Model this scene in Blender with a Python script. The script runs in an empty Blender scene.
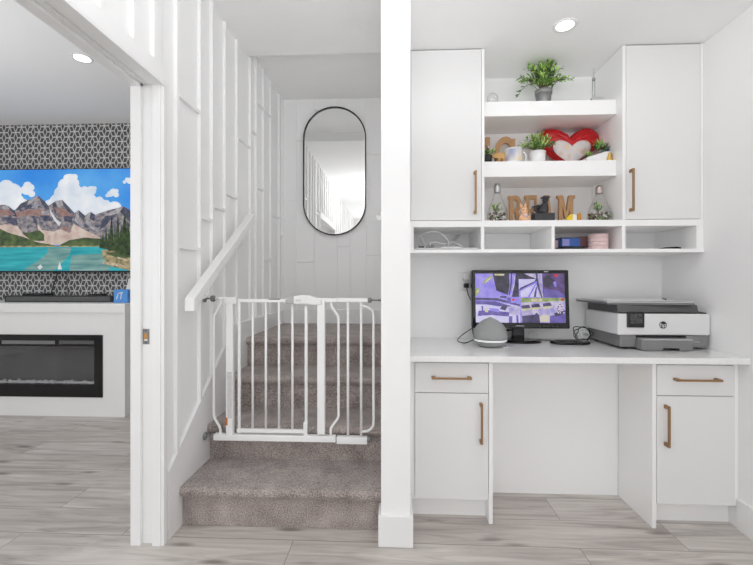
import bpy, bmesh, math, random
from mathutils import Vector, Matrix

random.seed(7)
SC = bpy.context.scene
COL = SC.collection
PI = math.pi

# ------------------------------------------------------------------ camera
TH, YH, CX, FPX, CAMH = .0433, 279.8, 376.5, 400.0, 1.16
cam_d = bpy.data.cameras.new('camera')
cam_d.sensor_width = 36.0
cam_d.lens = FPX / 753 * 36.0
cam_d.shift_y = (YH - 282.5) / 753
cam_d.clip_start = 0.02
cam = bpy.data.objects.new('camera', cam_d)
COL.objects.link(cam)
cam.location = (0, 0, CAMH)
cam.rotation_euler = (PI / 2, 0, TH)
SC.camera = cam

# ------------------------------------------------------------------ world, lights, exposure
w = bpy.data.worlds.new('world')
SC.world = w
w.use_nodes = True
w.node_tree.nodes['Background'].inputs[0].default_value = (.97, .985, 1, 1)
w.node_tree.nodes['Background'].inputs[1].default_value = 2.5

def area(name, loc, rot, sx, sy, power, col=(1, 1, 1), shape='RECTANGLE', spread=PI):
    d = bpy.data.lights.new(name, 'AREA')
    d.shape = shape
    d.size = sx
    if shape in ('RECTANGLE', 'ELLIPSE'):
        d.size_y = sy
    d.energy = power
    d.color = col
    d.spread = spread
    o = bpy.data.objects.new(name, d)
    COL.objects.link(o)
    o.location = loc
    o.rotation_euler = rot
    return o

# added fill at the unseen window behind the camera, standing in for daylight
area('hall_window_fill', (.3, -2.95, 1.35), (PI / 2, 0, 0), 2.3, 2.2, 38, (.96, .98, 1))
# added fill aimed up at the ceilings to brighten them, without any fixture
area('hall_bounce_fill', (.35, -1.4, 1.5), (PI, 0, 0), 1.6, 1.8, 12, (.975, .985, 1))
area('stair_bounce_fill', (.1, .5, 1.95), (PI * .95, 0, 0), 1.2, .8, 36, (.975, .985, 1))
# added fill that brightens the stairwell, hidden behind the wall end
area('stairwell_fill', (-.075, 2.95, 1.95), (0, -PI / 2, 0), 1.0, .8, 2.1, (.975, .985, 1))
area('living_bounce_fill', (-3.2, 1.4, 1.6), (PI, 0, 0), 2.0, 2.0, 34, (.975, .985, 1))  # added upward fill for the living room ceiling, no such lamp there
area('living_window_fill', (-3.0, -1.05, 1.4), (PI / 2, 0, 0), 2.6, 2.0, 34, (.96, .98, 1))  # added fill at the unseen living room window, in place of daylight

SC.cycles.max_bounces = 20
SC.cycles.diffuse_bounces = 14
SC.cycles.glossy_bounces = 6
SC.cycles.transparent_max_bounces = 16
SC.view_settings.view_transform = 'Standard'
SC.view_settings.look = 'None'
SC.view_settings.gamma = 1
SC.view_settings.use_curve_mapping = False
SC.view_settings.exposure = -0.98

# ------------------------------------------------------------------ helpers
def at(px, py, Y):
    """the point of the room at depth Y that this photo position shows"""
    u = (px - CX) / FPX
    c, s = math.cos(TH), math.sin(TH)
    dx, dy = -s + u * c, c + u * s
    t = Y / dy
    return Vector((dx * t, Y, CAMH - (py - YH) * t / FPX))

def N(nt, typ, **kw):
    n = nt.nodes.new(typ)
    for k, v in kw.items():
        setattr(n, k, v)
    return n

def mat(name, col, rough=.5, metal=0.0, var=.0, vscale=8.0, bump=0.0, bscale=200.0, coat=0.0, spec=.5, emit=None, estr=0.0, sheen=0.0, trans=0.0):
    m = bpy.data.materials.new(name)
    m.use_nodes = True
    nt = m.node_tree
    b = nt.nodes['Principled BSDF']
    b.inputs['Roughness'].default_value = rough
    b.inputs['Metallic'].default_value = metal
    b.inputs['Specular IOR Level'].default_value = spec
    b.inputs['Coat Weight'].default_value = coat
    b.inputs['Sheen Weight'].default_value = sheen
    b.inputs['Transmission Weight'].default_value = trans
    tc = N(nt, 'ShaderNodeTexCoord')
    nz = N(nt, 'ShaderNodeTexNoise')
    nz.inputs['Scale'].default_value = vscale
    nz.inputs['Detail'].default_value = 4
    nt.links.new(tc.outputs['Object'], nz.inputs['Vector'])
    mx = N(nt, 'ShaderNodeMixRGB', blend_type='MIX')
    a = [max(0, c * (1 - var)) for c in col]
    c2 = [min(1, c * (1 + var)) for c in col]
    mx.inputs[1].default_value = (*a, 1)
    mx.inputs[2].default_value = (*c2, 1)
    nt.links.new(nz.outputs['Fac'], mx.inputs[0])
    nt.links.new(mx.outputs[0], b.inputs['Base Color'])
    if bump:
        n2 = N(nt, 'ShaderNodeTexNoise')
        n2.inputs['Scale'].default_value = bscale
        nt.links.new(tc.outputs['Object'], n2.inputs['Vector'])
        bp = N(nt, 'ShaderNodeBump')
        bp.inputs['Strength'].default_value = bump
        bp.inputs['Distance'].default_value = .002
        nt.links.new(n2.outputs['Fac'], bp.inputs['Height'])
        nt.links.new(bp.outputs[0], b.inputs['Normal'])
    if emit:
        b.inputs['Emission Color'].default_value = (*emit, 1)
        b.inputs['Emission Strength'].default_value = estr
    return m

def srgb(r, g, b):
    f = lambda c: c / 12.92 if c <= .04045 else ((c + .055) / 1.055) ** 2.4
    return (f(r / 255), f(g / 255), f(b / 255))

def screen_mat(name, c1, c2, scale=10.0, strength=1.0, stretch=(1, 1, 1), detail=5, lo=.35, hi=.65):
    """a lit patch of a screen picture: two colours broken up by noise"""
    m = bpy.data.materials.new(name)
    m.use_nodes = True
    nt = m.node_tree
    b = nt.nodes['Principled BSDF']
    b.inputs['Base Color'].default_value = (.01, .01, .01, 1)
    b.inputs['Roughness'].default_value = .25
    tc = N(nt, 'ShaderNodeTexCoord')
    mp = N(nt, 'ShaderNodeMapping')
    mp.inputs['Scale'].default_value = stretch
    nz = N(nt, 'ShaderNodeTexNoise')
    nz.inputs['Scale'].default_value = scale
    nz.inputs['Detail'].default_value = detail
    rp = N(nt, 'ShaderNodeValToRGB')
    rp.color_ramp.elements[0].position = lo
    rp.color_ramp.elements[1].position = hi
    rp.color_ramp.elements[0].color = (*srgb(*c1), 1)
    rp.color_ramp.elements[1].color = (*srgb(*c2), 1)
    nt.links.new(tc.outputs['Object'], mp.inputs[0])
    nt.links.new(mp.outputs[0], nz.inputs['Vector'])
    nt.links.new(nz.outputs['Fac'], rp.inputs[0])
    nt.links.new(rp.outputs[0], b.inputs['Emission Color'])
    b.inputs['Emission Strength'].default_value = strength * 1.65
    return m

def glass_mat(name, tint=(1, 1, 1), refl=.55):
    m = bpy.data.materials.new(name)
    m.use_nodes = True
    nt = m.node_tree
    nt.nodes.remove(nt.nodes['Principled BSDF'])
    out = nt.nodes['Material Output']
    tr = N(nt, 'ShaderNodeBsdfTransparent')
    tr.inputs[0].default_value = (*tint, 1)
    gl = N(nt, 'ShaderNodeBsdfGlossy')
    gl.inputs['Roughness'].default_value = .03
    fr = N(nt, 'ShaderNodeLayerWeight')
    fr.inputs[0].default_value = .5
    pw = N(nt, 'ShaderNodeMath', operation='POWER')
    pw.inputs[1].default_value = 2.2
    ms = N(nt, 'ShaderNodeMath', operation='MULTIPLY_ADD')
    ms.inputs[1].default_value = refl
    ms.inputs[2].default_value = .04
    mx = N(nt, 'ShaderNodeMixShader')
    nt.links.new(fr.outputs['Facing'], pw.inputs[0])
    nt.links.new(pw.outputs[0], ms.inputs[0])
    nt.links.new(ms.outputs[0], mx.inputs[0])
    nt.links.new(tr.outputs[0], mx.inputs[1])
    nt.links.new(gl.outputs[0], mx.inputs[2])
    nt.links.new(mx.outputs[0], out.inputs[0])
    return m

# ---- mesh building: everything is written in room coordinates, link() moves it to its thing's origin
def BM():
    return bmesh.new()

def box(bm, x0, x1, y0, y1, z0, z1, mi=0):
    v = [bm.verts.new((x, y, z)) for z in (z0, z1) for y in (y0, y1) for x in (x0, x1)]
    for f in ((0, 2, 3, 1), (4, 5, 7, 6), (0, 1, 5, 4), (2, 6, 7, 3), (0, 4, 6, 2), (1, 3, 7, 5)):
        fc = bm.faces.new([v[i] for i in f])
        fc.material_index = mi
    return v

def obox(bm, c, ax, ay, az, sx, sy, sz, mi=0):
    """box with its own axes"""
    c = Vector(c); ax = Vector(ax).normalized(); ay = Vector(ay).normalized(); az = Vector(az).normalized()
    v = [bm.verts.new(c + ax * (i * sx / 2) + ay * (j * sy / 2) + az * (k * sz / 2)) for k in (-1, 1) for j in (-1, 1) for i in (-1, 1)]
    for f in ((0, 2, 3, 1), (4, 5, 7, 6), (0, 1, 5, 4), (2, 6, 7, 3), (0, 4, 6, 2), (1, 3, 7, 5)):
        bm.faces.new([v[i] for i in f]).material_index = mi

def prism(bm, pts, vec, mi=0):
    """closed polygon swept along vec"""
    vec = Vector(vec)
    a = [bm.verts.new(Vector(p)) for p in pts]
    b = [bm.verts.new(Vector(p) + vec) for p in pts]
    n = len(pts)
    bm.faces.new(a[::-1]).material_index = mi
    bm.faces.new(b).material_index = mi
    for i in range(n):
        bm.faces.new((a[i], a[(i + 1) % n], b[(i + 1) % n], b[i])).material_index = mi

def poly(bm, pts, mi=0):
    bm.faces.new([bm.verts.new(Vector(p)) for p in pts]).material_index = mi

def tube(bm, pts, r, n=8, mi=0, cap=True, rs=None):
    pts = [Vector(p) for p in pts]
    rings = []
    up = None
    for i, p in enumerate(pts):
        d = (pts[min(i + 1, len(pts) - 1)] - pts[max(i - 1, 0)]).normalized()
        if up is None:
            up = Vector((0, 0, 1)) if abs(d.z) < .9 else Vector((1, 0, 0))
        s = d.cross(up)
        if s.length < 1e-4:
            s = d.orthogonal()
        s.normalize()
        up = s.cross(d).normalized()
        rr = rs[i] if rs else r
        rings.append([bm.verts.new(p + (s * math.cos(2 * PI * k / n) + up * math.sin(2 * PI * k / n)) * rr) for k in range(n)])
    for a, b in zip(rings, rings[1:]):
        for k in range(n):
            f = bm.faces.new((a[k], a[(k + 1) % n], b[(k + 1) % n], b[k]))
            f.material_index = mi
            f.smooth = True
    if cap:
        bm.faces.new(rings[0]).material_index = mi
        bm.faces.new(rings[-1][::-1]).material_index = mi

def smooth_path(pts, sub=6):
    """Catmull-Rom through the points"""
    P = [Vector(p) for p in pts]
    P = [P[0] * 2 - P[1]] + P + [P[-1] * 2 - P[-2]]
    out = []
    for i in range(1, len(P) - 2):
        for k in range(sub):
            t = k / sub
            a, b, c, d = P[i - 1:i + 3]
            out.append(.5 * (2 * b + (c - a) * t + (2 * a - 5 * b + 4 * c - d) * t * t + (3 * b - a - 3 * c + d) * t ** 3))
    out.append(P[-2])
    return out

def lathe(bm, prof, c, n=24, mi=0, axis='z', close=False):
    c = Vector(c)
    rings = []
    for r, h in prof:
        ring = []
        for k in range(n):
            a = 2 * PI * k / n
            if axis == 'z':
                o = Vector((r * math.cos(a), r * math.sin(a), h))
            elif axis == 'y':
                o = Vector((r * math.cos(a), h, r * math.sin(a)))
            else:
                o = Vector((h, r * math.cos(a), r * math.sin(a)))
            ring.append(bm.verts.new(c + o))
        rings.append(ring)
    for a, b in zip(rings, rings[1:]):
        for k in range(n):
            f = bm.faces.new((a[k], a[(k + 1) % n], b[(k + 1) % n], b[k]))
            f.material_index = mi
            f.smooth = True
    if prof[0][0] > 1e-5:
        bm.faces.new(rings[0][::-1]).material_index = mi
    if prof[-1][0] > 1e-5:
        bm.faces.new(rings[-1]).material_index = mi

def origin_of(o):
    v = Vector((0, 0, 0))
    while o is not None:
        v = v + Vector(o.location)
        o = o.parent
    return v

def link(name, bm, mats, parent=None, bevel=0.0, at_=None, seg=2, smooth=False):
    """one mesh object; its vertices are in room coordinates"""
    org = Vector(at_) if at_ is not None else (origin_of(parent) if parent is not None else Vector((0, 0, 0)))
    bmesh.ops.remove_doubles(bm, verts=bm.verts, dist=1e-6)
    bmesh.ops.recalc_face_normals(bm, faces=bm.faces)
    bmesh.ops.translate(bm, verts=bm.verts, vec=-org)
    if smooth:
        for f in bm.faces:
            f.smooth = True
    me = bpy.data.meshes.new(name)
    bm.to_mesh(me)
    bm.free()
    for m in (mats if isinstance(mats, (list, tuple)) else [mats]):
        me.materials.append(m)
    o = bpy.data.objects.new(name, me)
    COL.objects.link(o)
    if parent is not None:
        o.parent = parent
        o.location = org - origin_of(parent)
    else:
        o.location = org
    if bevel:
        b = o.modifiers.new('bevel', 'BEVEL')
        b.width = bevel
        b.segments = seg
        b.limit_method = 'ANGLE'
        b.angle_limit = math.radians(40)
    return o

def thing(name, label, cat, loc, group=None):
    o = bpy.data.objects.new(name, None)
    o.empty_display_size = .05
    COL.objects.link(o)
    o.location = loc
    o['label'] = label
    o['category'] = cat
    if group:
        o['group'] = group
    return o

def tag(o, label, cat, group=None):
    o['label'] = label
    o['category'] = cat
    if group:
        o['group'] = group
    return o

def struct(name, bm, mats, bevel=0.0, label=None):
    o = link(name, bm, mats, None, bevel)
    o['kind'] = 'structure'
    o['label'] = label or name.replace('_', ' ')
    return o

def text_mesh(s, size, origin, right, up, depth=.0006, align='CENTER'):
    """lettering as a bmesh standing at origin, reading along right"""
    cu = bpy.data.curves.new('lettering', 'FONT')
    cu.body = s
    cu.size = size
    cu.align_x = align
    cu.align_y = 'CENTER'
    cu.extrude = depth
    o = bpy.data.objects.new('lettering', cu)
    COL.objects.link(o)
    dg = bpy.context.evaluated_depsgraph_get()
    dg.update()
    me = bpy.data.meshes.new_from_object(o.evaluated_get(dg))
    bpy.data.objects.remove(o)
    bpy.data.curves.remove(cu)
    r = Vector(right).normalized(); u = Vector(up).normalized(); n = r.cross(u)
    M = Matrix((r, u, n)).transposed().to_4x4()
    M.translation = Vector(origin)
    me.transform(M)
    bm = bmesh.new()
    bm.from_mesh(me)
    bpy.data.meshes.remove(me)
    return bm

# ------------------------------------------------------------------ materials
M = {}
M['wall'] = mat('white_paint', (.90, .90, .90), .55, var=.01, vscale=3, bump=.05, bscale=300)
M['panel'] = mat('white_panelling', (.90, .90, .90), .42, var=.01, vscale=3)
M['trim'] = mat('white_trim', (.85, .85, .85), .35, var=.01)
M['ceil'] = mat('ceiling_white', (.92, .92, .92), .8, var=.01, bump=.1, bscale=400)
M['gloss'] = mat('white_lacquer', (.78, .78, .78), .12, var=.005, vscale=2, coat=.0)
M['melamine'] = mat('white_melamine', (.90, .90, .90), .28, var=.005, vscale=2)
M['gap'] = mat('painted_gap_shade', (.25, .25, .25), .8)
M['brass'] = mat('brushed_brass', (.33, .195, .095), .4, metal=.6, var=.08, vscale=60)
M['whitemetal'] = mat('white_powder_coat', (.86, .86, .86), .3, var=.005)
M['whiteplastic'] = mat('white_plastic', (.8, .8, .8), .4, var=.01)
M['black'] = mat('black_gloss', (.008, .008, .009), .12, var=.1)
M['blackmatte'] = mat('black_plastic', (.015, .015, .016), .45, var=.1)
M['blackmetal'] = mat('black_metal', (.02, .02, .02), .4, metal=.6, var=.1)
M['darkgrey'] = mat('dark_grey_plastic', (.10, .10, .10), .45, var=.06)
M['midgrey'] = mat('grey_plastic', (.21, .21, .21), .4, var=.05)
M['printerwhite'] = mat('printer_white', (.72, .72, .72), .4, var=.01)
M['silver'] = mat('silver_metal', (.55, .55, .56), .32, metal=.8, var=.03)
M['chrome'] = mat('steel', (.45, .45, .45), .25, metal=1, var=.05)
M['mirror'] = mat('mirror_silver', (.93, .94, .93), .0, metal=1)
M['paper'] = mat('paper', (.8, .8, .8), .7, var=.03, vscale=30)
M['fabricgrey'] = mat('grey_speaker_mesh', (.30, .315, .31), .9, var=.1, vscale=400, bump=.3, bscale=900)
M['wood'] = mat('craft_wood', (.50, .29, .14), .6, var=.15, vscale=40)
M['woodlight'] = mat('light_craft_wood', (.62, .36, .13), .55, var=.12, vscale=40)
M['leaf'] = mat('leaf_green', srgb(112, 156, 70), .5, var=.35, vscale=35)
M['leaflight'] = mat('leaf_light_green', srgb(172, 206, 108), .5, var=.3, vscale=40)
M['leafdark'] = mat('leaf_dark_green', srgb(66, 104, 60), .5, var=.35, vscale=45)
M['stem'] = mat('stem_brown', (.12, .10, .05), .7)
M['soil'] = mat('soil', (.05, .035, .025), .9, var=.4, vscale=60)
M['potgrey'] = mat('grey_pot', (.27, .27, .27), .45, metal=.4, var=.06, vscale=30)
M['potwhite'] = mat('white_ceramic', (.80, .80, .80), .3, var=.03, vscale=20)
M['red'] = mat('red_satin', (.50, .002, .006), .42, var=.3, vscale=25)
M['glass'] = glass_mat('clear_glass', (.97, .97, .97), .85)
M['darkglass'] = glass_mat('tinted_fire_glass', (.92, .92, .93), .35)
M['peach'] = mat('peach_figurine', srgb(238, 184, 146), .5, var=.28, vscale=60)
M['charcoal'] = mat('charcoal_resin', (.035, .035, .04), .5, var=.3, vscale=60)
M['yellow'] = mat('yellow_plastic', (.85, .62, .02), .35, var=.08)
M['amber'] = mat('amber_plastic', (.55, .25, .03), .4, var=.1)
M['pink'] = mat('pink_paper', srgb(222, 196, 194), .6, var=.05, vscale=30)
M['rose'] = mat('dusty_rose', srgb(176, 130, 128), .6, var=.08, vscale=30)
M['blue'] = mat('blue_card', srgb(52, 92, 165), .45, var=.1, vscale=40)
M['bluebox'] = mat('blue_tissue_box', srgb(86, 150, 220), .5, var=.12, vscale=25)
M['lavender'] = mat('lavender_label', srgb(140, 140, 200), .5, var=.2, vscale=50)
M['orange'] = mat('orange_sticker', srgb(214, 120, 50), .5, var=.05)
M['sticker'] = mat('pale_label', (.62, .62, .62), .6, var=.25, vscale=160)
M['pebbles'] = mat('pebbles', (.30, .22, .16), .7, var=.7, vscale=120)
M['moss'] = mat('moss', srgb(118, 150, 84), .8, var=.4, vscale=120)
M['crystals'] = mat('fire_crystals', (.9, .9, .9), .25, var=.2, vscale=60)
M['firebox'] = mat('firebox_grey', (.17, .17, .17), .6, var=.25, vscale=6)
M['gold'] = mat('gold_trinket', (.65, .42, .12), .3, metal=.7, var=.3, vscale=80)
M['lamp'] = mat('lamp_lens', (.9, .9, .9), .4, emit=(1, .98, .95), estr=7)
M['ledring'] = mat('white_light_ring', (.9, .9, .9), .4, emit=(1, 1, 1), estr=.5)

def mat_floor():
    m = bpy.data.materials.new('grey_plank_floor')
    m.use_nodes = True
    nt = m.node_tree
    L = nt.links.new
    b = nt.nodes['Principled BSDF']
    tc = N(nt, 'ShaderNodeTexCoord')
    mp = N(nt, 'ShaderNodeMapping')
    mp.inputs['Location'].default_value = (.447, -1.765 + 2.0, 0)
    L(tc.outputs['Object'], mp.inputs[0])
    br = N(nt, 'ShaderNodeTexBrick')
    br.offset = .63
    br.inputs['Color1'].default_value = (0, 0, 0, 1)
    br.inputs['Color2'].default_value = (1, 1, 1, 1)
    br.inputs['Mortar'].default_value = (.5, .5, .5, 1)
    br.inputs['Scale'].default_value = 1
    br.inputs['Mortar Size'].default_value = .0016
    br.inputs['Mortar Smooth'].default_value = .3
    br.inputs['Bias'].default_value = 0
    br.inputs['Brick Width'].default_value = 1.25
    br.inputs['Row Height'].default_value = .2
    L(mp.outputs[0], br.inputs['Vector'])
    # each plank shifts the grain
    add = N(nt, 'ShaderNodeVectorMath', operation='MULTIPLY_ADD')
    add.inputs[1].default_value = (7.3, 3.1, 5.0)
    L(br.outputs['Color'], add.inputs[0])
    L(tc.outputs['Object'], add.inputs[2])
    s1 = N(nt, 'ShaderNodeMapping')
    s1.inputs['Scale'].default_value = (.75, 8.5, 1)
    L(add.outputs[0], s1.inputs[0])
    n1 = N(nt, 'ShaderNodeTexNoise')
    n1.inputs['Scale'].default_value = 2.5
    n1.inputs['Detail'].default_value = 9
    n1.inputs['Roughness'].default_value = .62
    n1.inputs['Distortion'].default_value = .9
    L(s1.outputs[0], n1.inputs['Vector'])
    rp = N(nt, 'ShaderNodeValToRGB')
    e = rp.color_ramp.elements
    e[0].position = .28; e[0].color = (*srgb(156, 148, 143), 1)
    e[1].position = .72; e[1].color = (*srgb(222, 218, 212), 1)
    k = e.new(.5); k.color = (*srgb(198, 192, 187), 1)
    L(n1.outputs['Fac'], rp.inputs[0])
    # per-plank tone
    tone = N(nt, 'ShaderNodeMixRGB', blend_type='MULTIPLY')
    tone.inputs[0].default_value = 1
    tr = N(nt, 'ShaderNodeValToRGB')
    tr.color_ramp.elements[0].color = (.88, .86, .855, 1)
    tr.color_ramp.elements[1].color = (1, 1, 1, 1)
    L(br.outputs['Color'], tr.inputs[0])
    L(rp.outputs[0], tone.inputs[1])
    L(tr.outputs[0], tone.inputs[2])
    # knots
    s2 = N(nt, 'ShaderNodeMapping')
    s2.inputs['Scale'].default_value = (1.5, 5.5, 1)
    L(add.outputs[0], s2.inputs[0])
    vo = N(nt, 'ShaderNodeTexVoronoi')
    vo.inputs['Scale'].default_value = 1.5
    L(s2.outputs[0], vo.inputs['Vector'])
    nd = N(nt, 'ShaderNodeMath', operation='MULTIPLY_ADD')
    nd.inputs[1].default_value = .14
    L(n1.outputs['Fac'], nd.inputs[0])
    L(vo.outputs['Distance'], nd.inputs[2])
    kr = N(nt, 'ShaderNodeValToRGB')
    kr.color_ramp.elements[0].position = .13; kr.color_ramp.elements[0].color = (.42, .38, .36, 1)
    kr.color_ramp.elements[1].position = .25; kr.color_ramp.elements[1].color = (1, 1, 1, 1)
    L(nd.outputs[0], kr.inputs[0])
    kn = N(nt, 'ShaderNodeMixRGB', blend_type='MULTIPLY')
    kn.inputs[0].default_value = .9
    L(tone.outputs[0], kn.inputs[1])
    L(kr.outputs[0], kn.inputs[2])
    # joints
    jt = N(nt, 'ShaderNodeMixRGB', blend_type='MIX')
    jt.inputs[2].default_value = (*srgb(96, 86, 82), 1)
    jf = N(nt, 'ShaderNodeMath', operation='MULTIPLY')
    jf.inputs[1].default_value = .75
    L(br.outputs['Fac'], jf.inputs[0])
    L(jf.outputs[0], jt.inputs[0])
    L(kn.outputs[0], jt.inputs[1])
    L(jt.outputs[0], b.inputs['Base Color'])
    b.inputs['Roughness'].default_value = .42
    b.inputs['Specular IOR Level'].default_value = .35
    bp = N(nt, 'ShaderNodeBump')
    bp.inputs['Strength'].default_value = .15
    bp.inputs['Distance'].default_value = .002
    L(n1.outputs['Fac'], bp.inputs['Height'])
    L(bp.outputs[0], b.inputs['Normal'])
    return m
M['floor'] = mat_floor()

def mat_carpet():
    m = bpy.data.materials.new('taupe_carpet')
    m.use_nodes = True
    nt = m.node_tree
    L = nt.links.new
    b = nt.nodes['Principled BSDF']
    b.inputs['Roughness'].default_value = .95
    b.inputs['Specular IOR Level'].default_value = .1
    b.inputs['Sheen Weight'].default_value = .3
    tc = N(nt, 'ShaderNodeTexCoord')
    n1 = N(nt, 'ShaderNodeTexNoise'); n1.inputs['Scale'].default_value = 170; n1.inputs['Detail'].default_value = 3
    n2 = N(nt, 'ShaderNodeTexNoise'); n2.inputs['Scale'].default_value = 9; n2.inputs['Detail'].default_value = 4
    for n in (n1, n2):
        L(tc.outputs['Object'], n.inputs['Vector'])
    mx = N(nt, 'ShaderNodeMath', operation='MULTIPLY_ADD')
    mx.inputs[1].default_value = .32
    L(n2.outputs['Fac'], mx.inputs[0])
    m2 = N(nt, 'ShaderNodeMath', operation='MULTIPLY'); m2.inputs[1].default_value = .68
    L(n1.outputs['Fac'], m2.inputs[0])
    L(m2.outputs[0], mx.inputs[2])
    rp = N(nt, 'ShaderNodeValToRGB')
    e = rp.color_ramp.elements
    e[0].position = .33; e[0].color = (*srgb(104, 94, 90), 1)
    e[1].position = .66; e[1].color = (*srgb(198, 187, 182), 1)
    L(mx.outputs[0], rp.inputs[0])
    L(rp.outputs[0], b.inputs['Base Color'])
    bp = N(nt, 'ShaderNodeBump'); bp.inputs['Strength'].default_value = .8; bp.inputs['Distance'].default_value = .006
    L(n1.outputs['Fac'], bp.inputs['Height'])
    L(bp.outputs[0], b.inputs['Normal'])
    return m
M['carpet'] = mat_carpet()

def mat_quartz():
    m = mat('white_quartz', (.85, .85, .845), .16, var=.08, vscale=90, coat=.2)
    return m
M['quartz'] = mat_quartz()

def mat_wallpaper():
    """grey paper with a net of thin white six-pointed stars and rhombs"""
    m = bpy.data.materials.new('rhombus_wallpaper')
    m.use_nodes = True
    nt = m.node_tree
    L = nt.links.new
    b = nt.nodes['Principled BSDF']
    b.inputs['Roughness'].default_value = .6
    LL = .105
    tc = N(nt, 'ShaderNodeTexCoord')
    sx = N(nt, 'ShaderNodeSeparateXYZ')
    L(tc.outputs['Object'], sx.inputs[0])
    xs = N(nt, 'ShaderNodeMath', operation='MULTIPLY'); xs.inputs[1].default_value = 1.5
    L(sx.outputs['X'], xs.inputs[0])
    def cell(ox, oz):
        out = []
        for src, off, per in ((xs.outputs[0], ox, LL * math.sqrt(3)), (sx.outputs['Z'], oz, LL)):
            a = N(nt, 'ShaderNodeMath', operation='ADD'); a.inputs[1].default_value = off
            L(src, a.inputs[0])
            wr = N(nt, 'ShaderNodeMath', operation='WRAP')
            wr.inputs[1].default_value = per / 2; wr.inputs[2].default_value = -per / 2
            L(a.outputs[0], wr.inputs[0])
            out.append(wr.outputs[0])
        x, z = out
        x2 = N(nt, 'ShaderNodeMath', operation='MULTIPLY'); L(x, x2.inputs[0]); L(x, x2.inputs[1])
        r2 = N(nt, 'ShaderNodeMath', operation='MULTIPLY_ADD'); L(z, r2.inputs[0]); L(z, r2.inputs[1]); L(x2.outputs[0], r2.inputs[2])
        mn = None
        for ang in (0, 60, 120):
            s, c = math.sin(math.radians(ang)), math.cos(math.radians(ang))
            a = N(nt, 'ShaderNodeMath', operation='MULTIPLY'); a.inputs[1].default_value = s; L(x, a.inputs[0])
            k = N(nt, 'ShaderNodeMath', operation='MULTIPLY_ADD'); k.inputs[1].default_value = -c; L(z, k.inputs[0]); L(a.outputs[0], k.inputs[2])
            ab = N(nt, 'ShaderNodeMath', operation='ABSOLUTE'); L(k.outputs[0], ab.inputs[0])
            if mn is None:
                mn = ab.outputs[0]
            else:
                q = N(nt, 'ShaderNodeMath', operation='MINIMUM'); L(mn, q.inputs[0]); L(ab.outputs[0], q.inputs[1])
                mn = q.outputs[0]
        return r2.outputs[0], mn
    ra, da = cell(0, 0)
    rb, db = cell(LL * math.sqrt(3) / 2, LL / 2)
    lt = N(nt, 'ShaderNodeMath', operation='LESS_THAN'); L(ra, lt.inputs[0]); L(rb, lt.inputs[1])
    mx = N(nt, 'ShaderNodeMix'); mx.data_type = 'FLOAT'
    L(lt.outputs[0], mx.inputs[0]); L(db, mx.inputs[2]); L(da, mx.inputs[3])
    rp = N(nt, 'ShaderNodeValToRGB')
    e = rp.color_ramp.elements
    e[0].position = .0042; e[0].color = (*srgb(205, 205, 205), 1)
    e[1].position = .0062; e[1].color = (*srgb(82, 81, 81), 1)
    L(mx.outputs[0], rp.inputs[0])
    L(rp.outputs[0], b.inputs['Base Color'])
    return m
M['wallpaper'] = mat_wallpaper()

def mat_photo_print(name, base):
    """an unreadable, soft printed picture"""
    m = bpy.data.materials.new(name)
    m.use_nodes = True
    nt = m.node_tree
    L = nt.links.new
    b = nt.nodes['Principled BSDF']
    b.inputs['Roughness'].default_value = .45
    tc = N(nt, 'ShaderNodeTexCoord')
    nz = N(nt, 'ShaderNodeTexNoise'); nz.inputs['Scale'].default_value = 17; nz.inputs['Detail'].default_value = .5
    L(tc.outputs['Object'], nz.inputs['Vector'])
    rp = N(nt, 'ShaderNodeValToRGB')
    e = rp.color_ramp.elements
    e[0].position = .28; e[0].color = (*srgb(*base[0]), 1)
    e[1].position = .74; e[1].color = (*srgb(*base[-1]), 1)
    for i, c in enumerate(base[1:-1]):
        k = e.new(.28 + .46 * (i + 1) / (len(base) - 1)); k.color = (*srgb(*c), 1)
    L(nz.outputs['Fac'], rp.inputs[0])
    L(rp.outputs[0], b.inputs['Base Color'])
    return m
M['heartprint'] = mat_photo_print('soft_heart_print', [(196, 170, 150), (214, 205, 200), (206, 200, 206), (222, 196, 140)])
M['mugprint'] = mat_photo_print('soft_mug_print', [(150, 158, 190), (222, 218, 214), (226, 204, 150)])

# ------------------------------------------------------------------ the room
XL, XR = -1.0, 1.603
WL = XL - .016               # wall plane between the battens
#         # hall left wall, hall right wall
YA, YB = 1.745, 2.47          # front of the desk alcove, its back wall
ZH, ZD, ZS = 2.70, 2.387, 2.79  # hall ceiling, desk soffit, stairwell ceiling
JY = 1.697                    # end of the wide doorway
JX = -1.148                   # living-room face of the left wall
YF = 3.82                     # living-room far wall
YBK = -3.0                    # wall behind
R_, RUN = .192, .281          # stair rise and run
ZLAND = 4 * R_
YSTEP = 1.85
YMB = 3.585                   # stair back wall
NX0, NX1 = -.056, .072        # wall between stairs and desk

bm = BM(); box(bm, -6.2, 2.0, -3.2, 4.1, -.1, 0); struct('floor', bm, M['floor'], label='grey wood plank floor')

def batten_wall(bm, u0, u1, ulist, hs, mk, zlo, zhi, bw=.02):
    for u in ulist:
        mk(bm, u, u + bw, zlo(u), zhi(u))
    for (i, j, z) in hs:
        mk(bm, i + bw, j, z - .01, z + .01)

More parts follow.
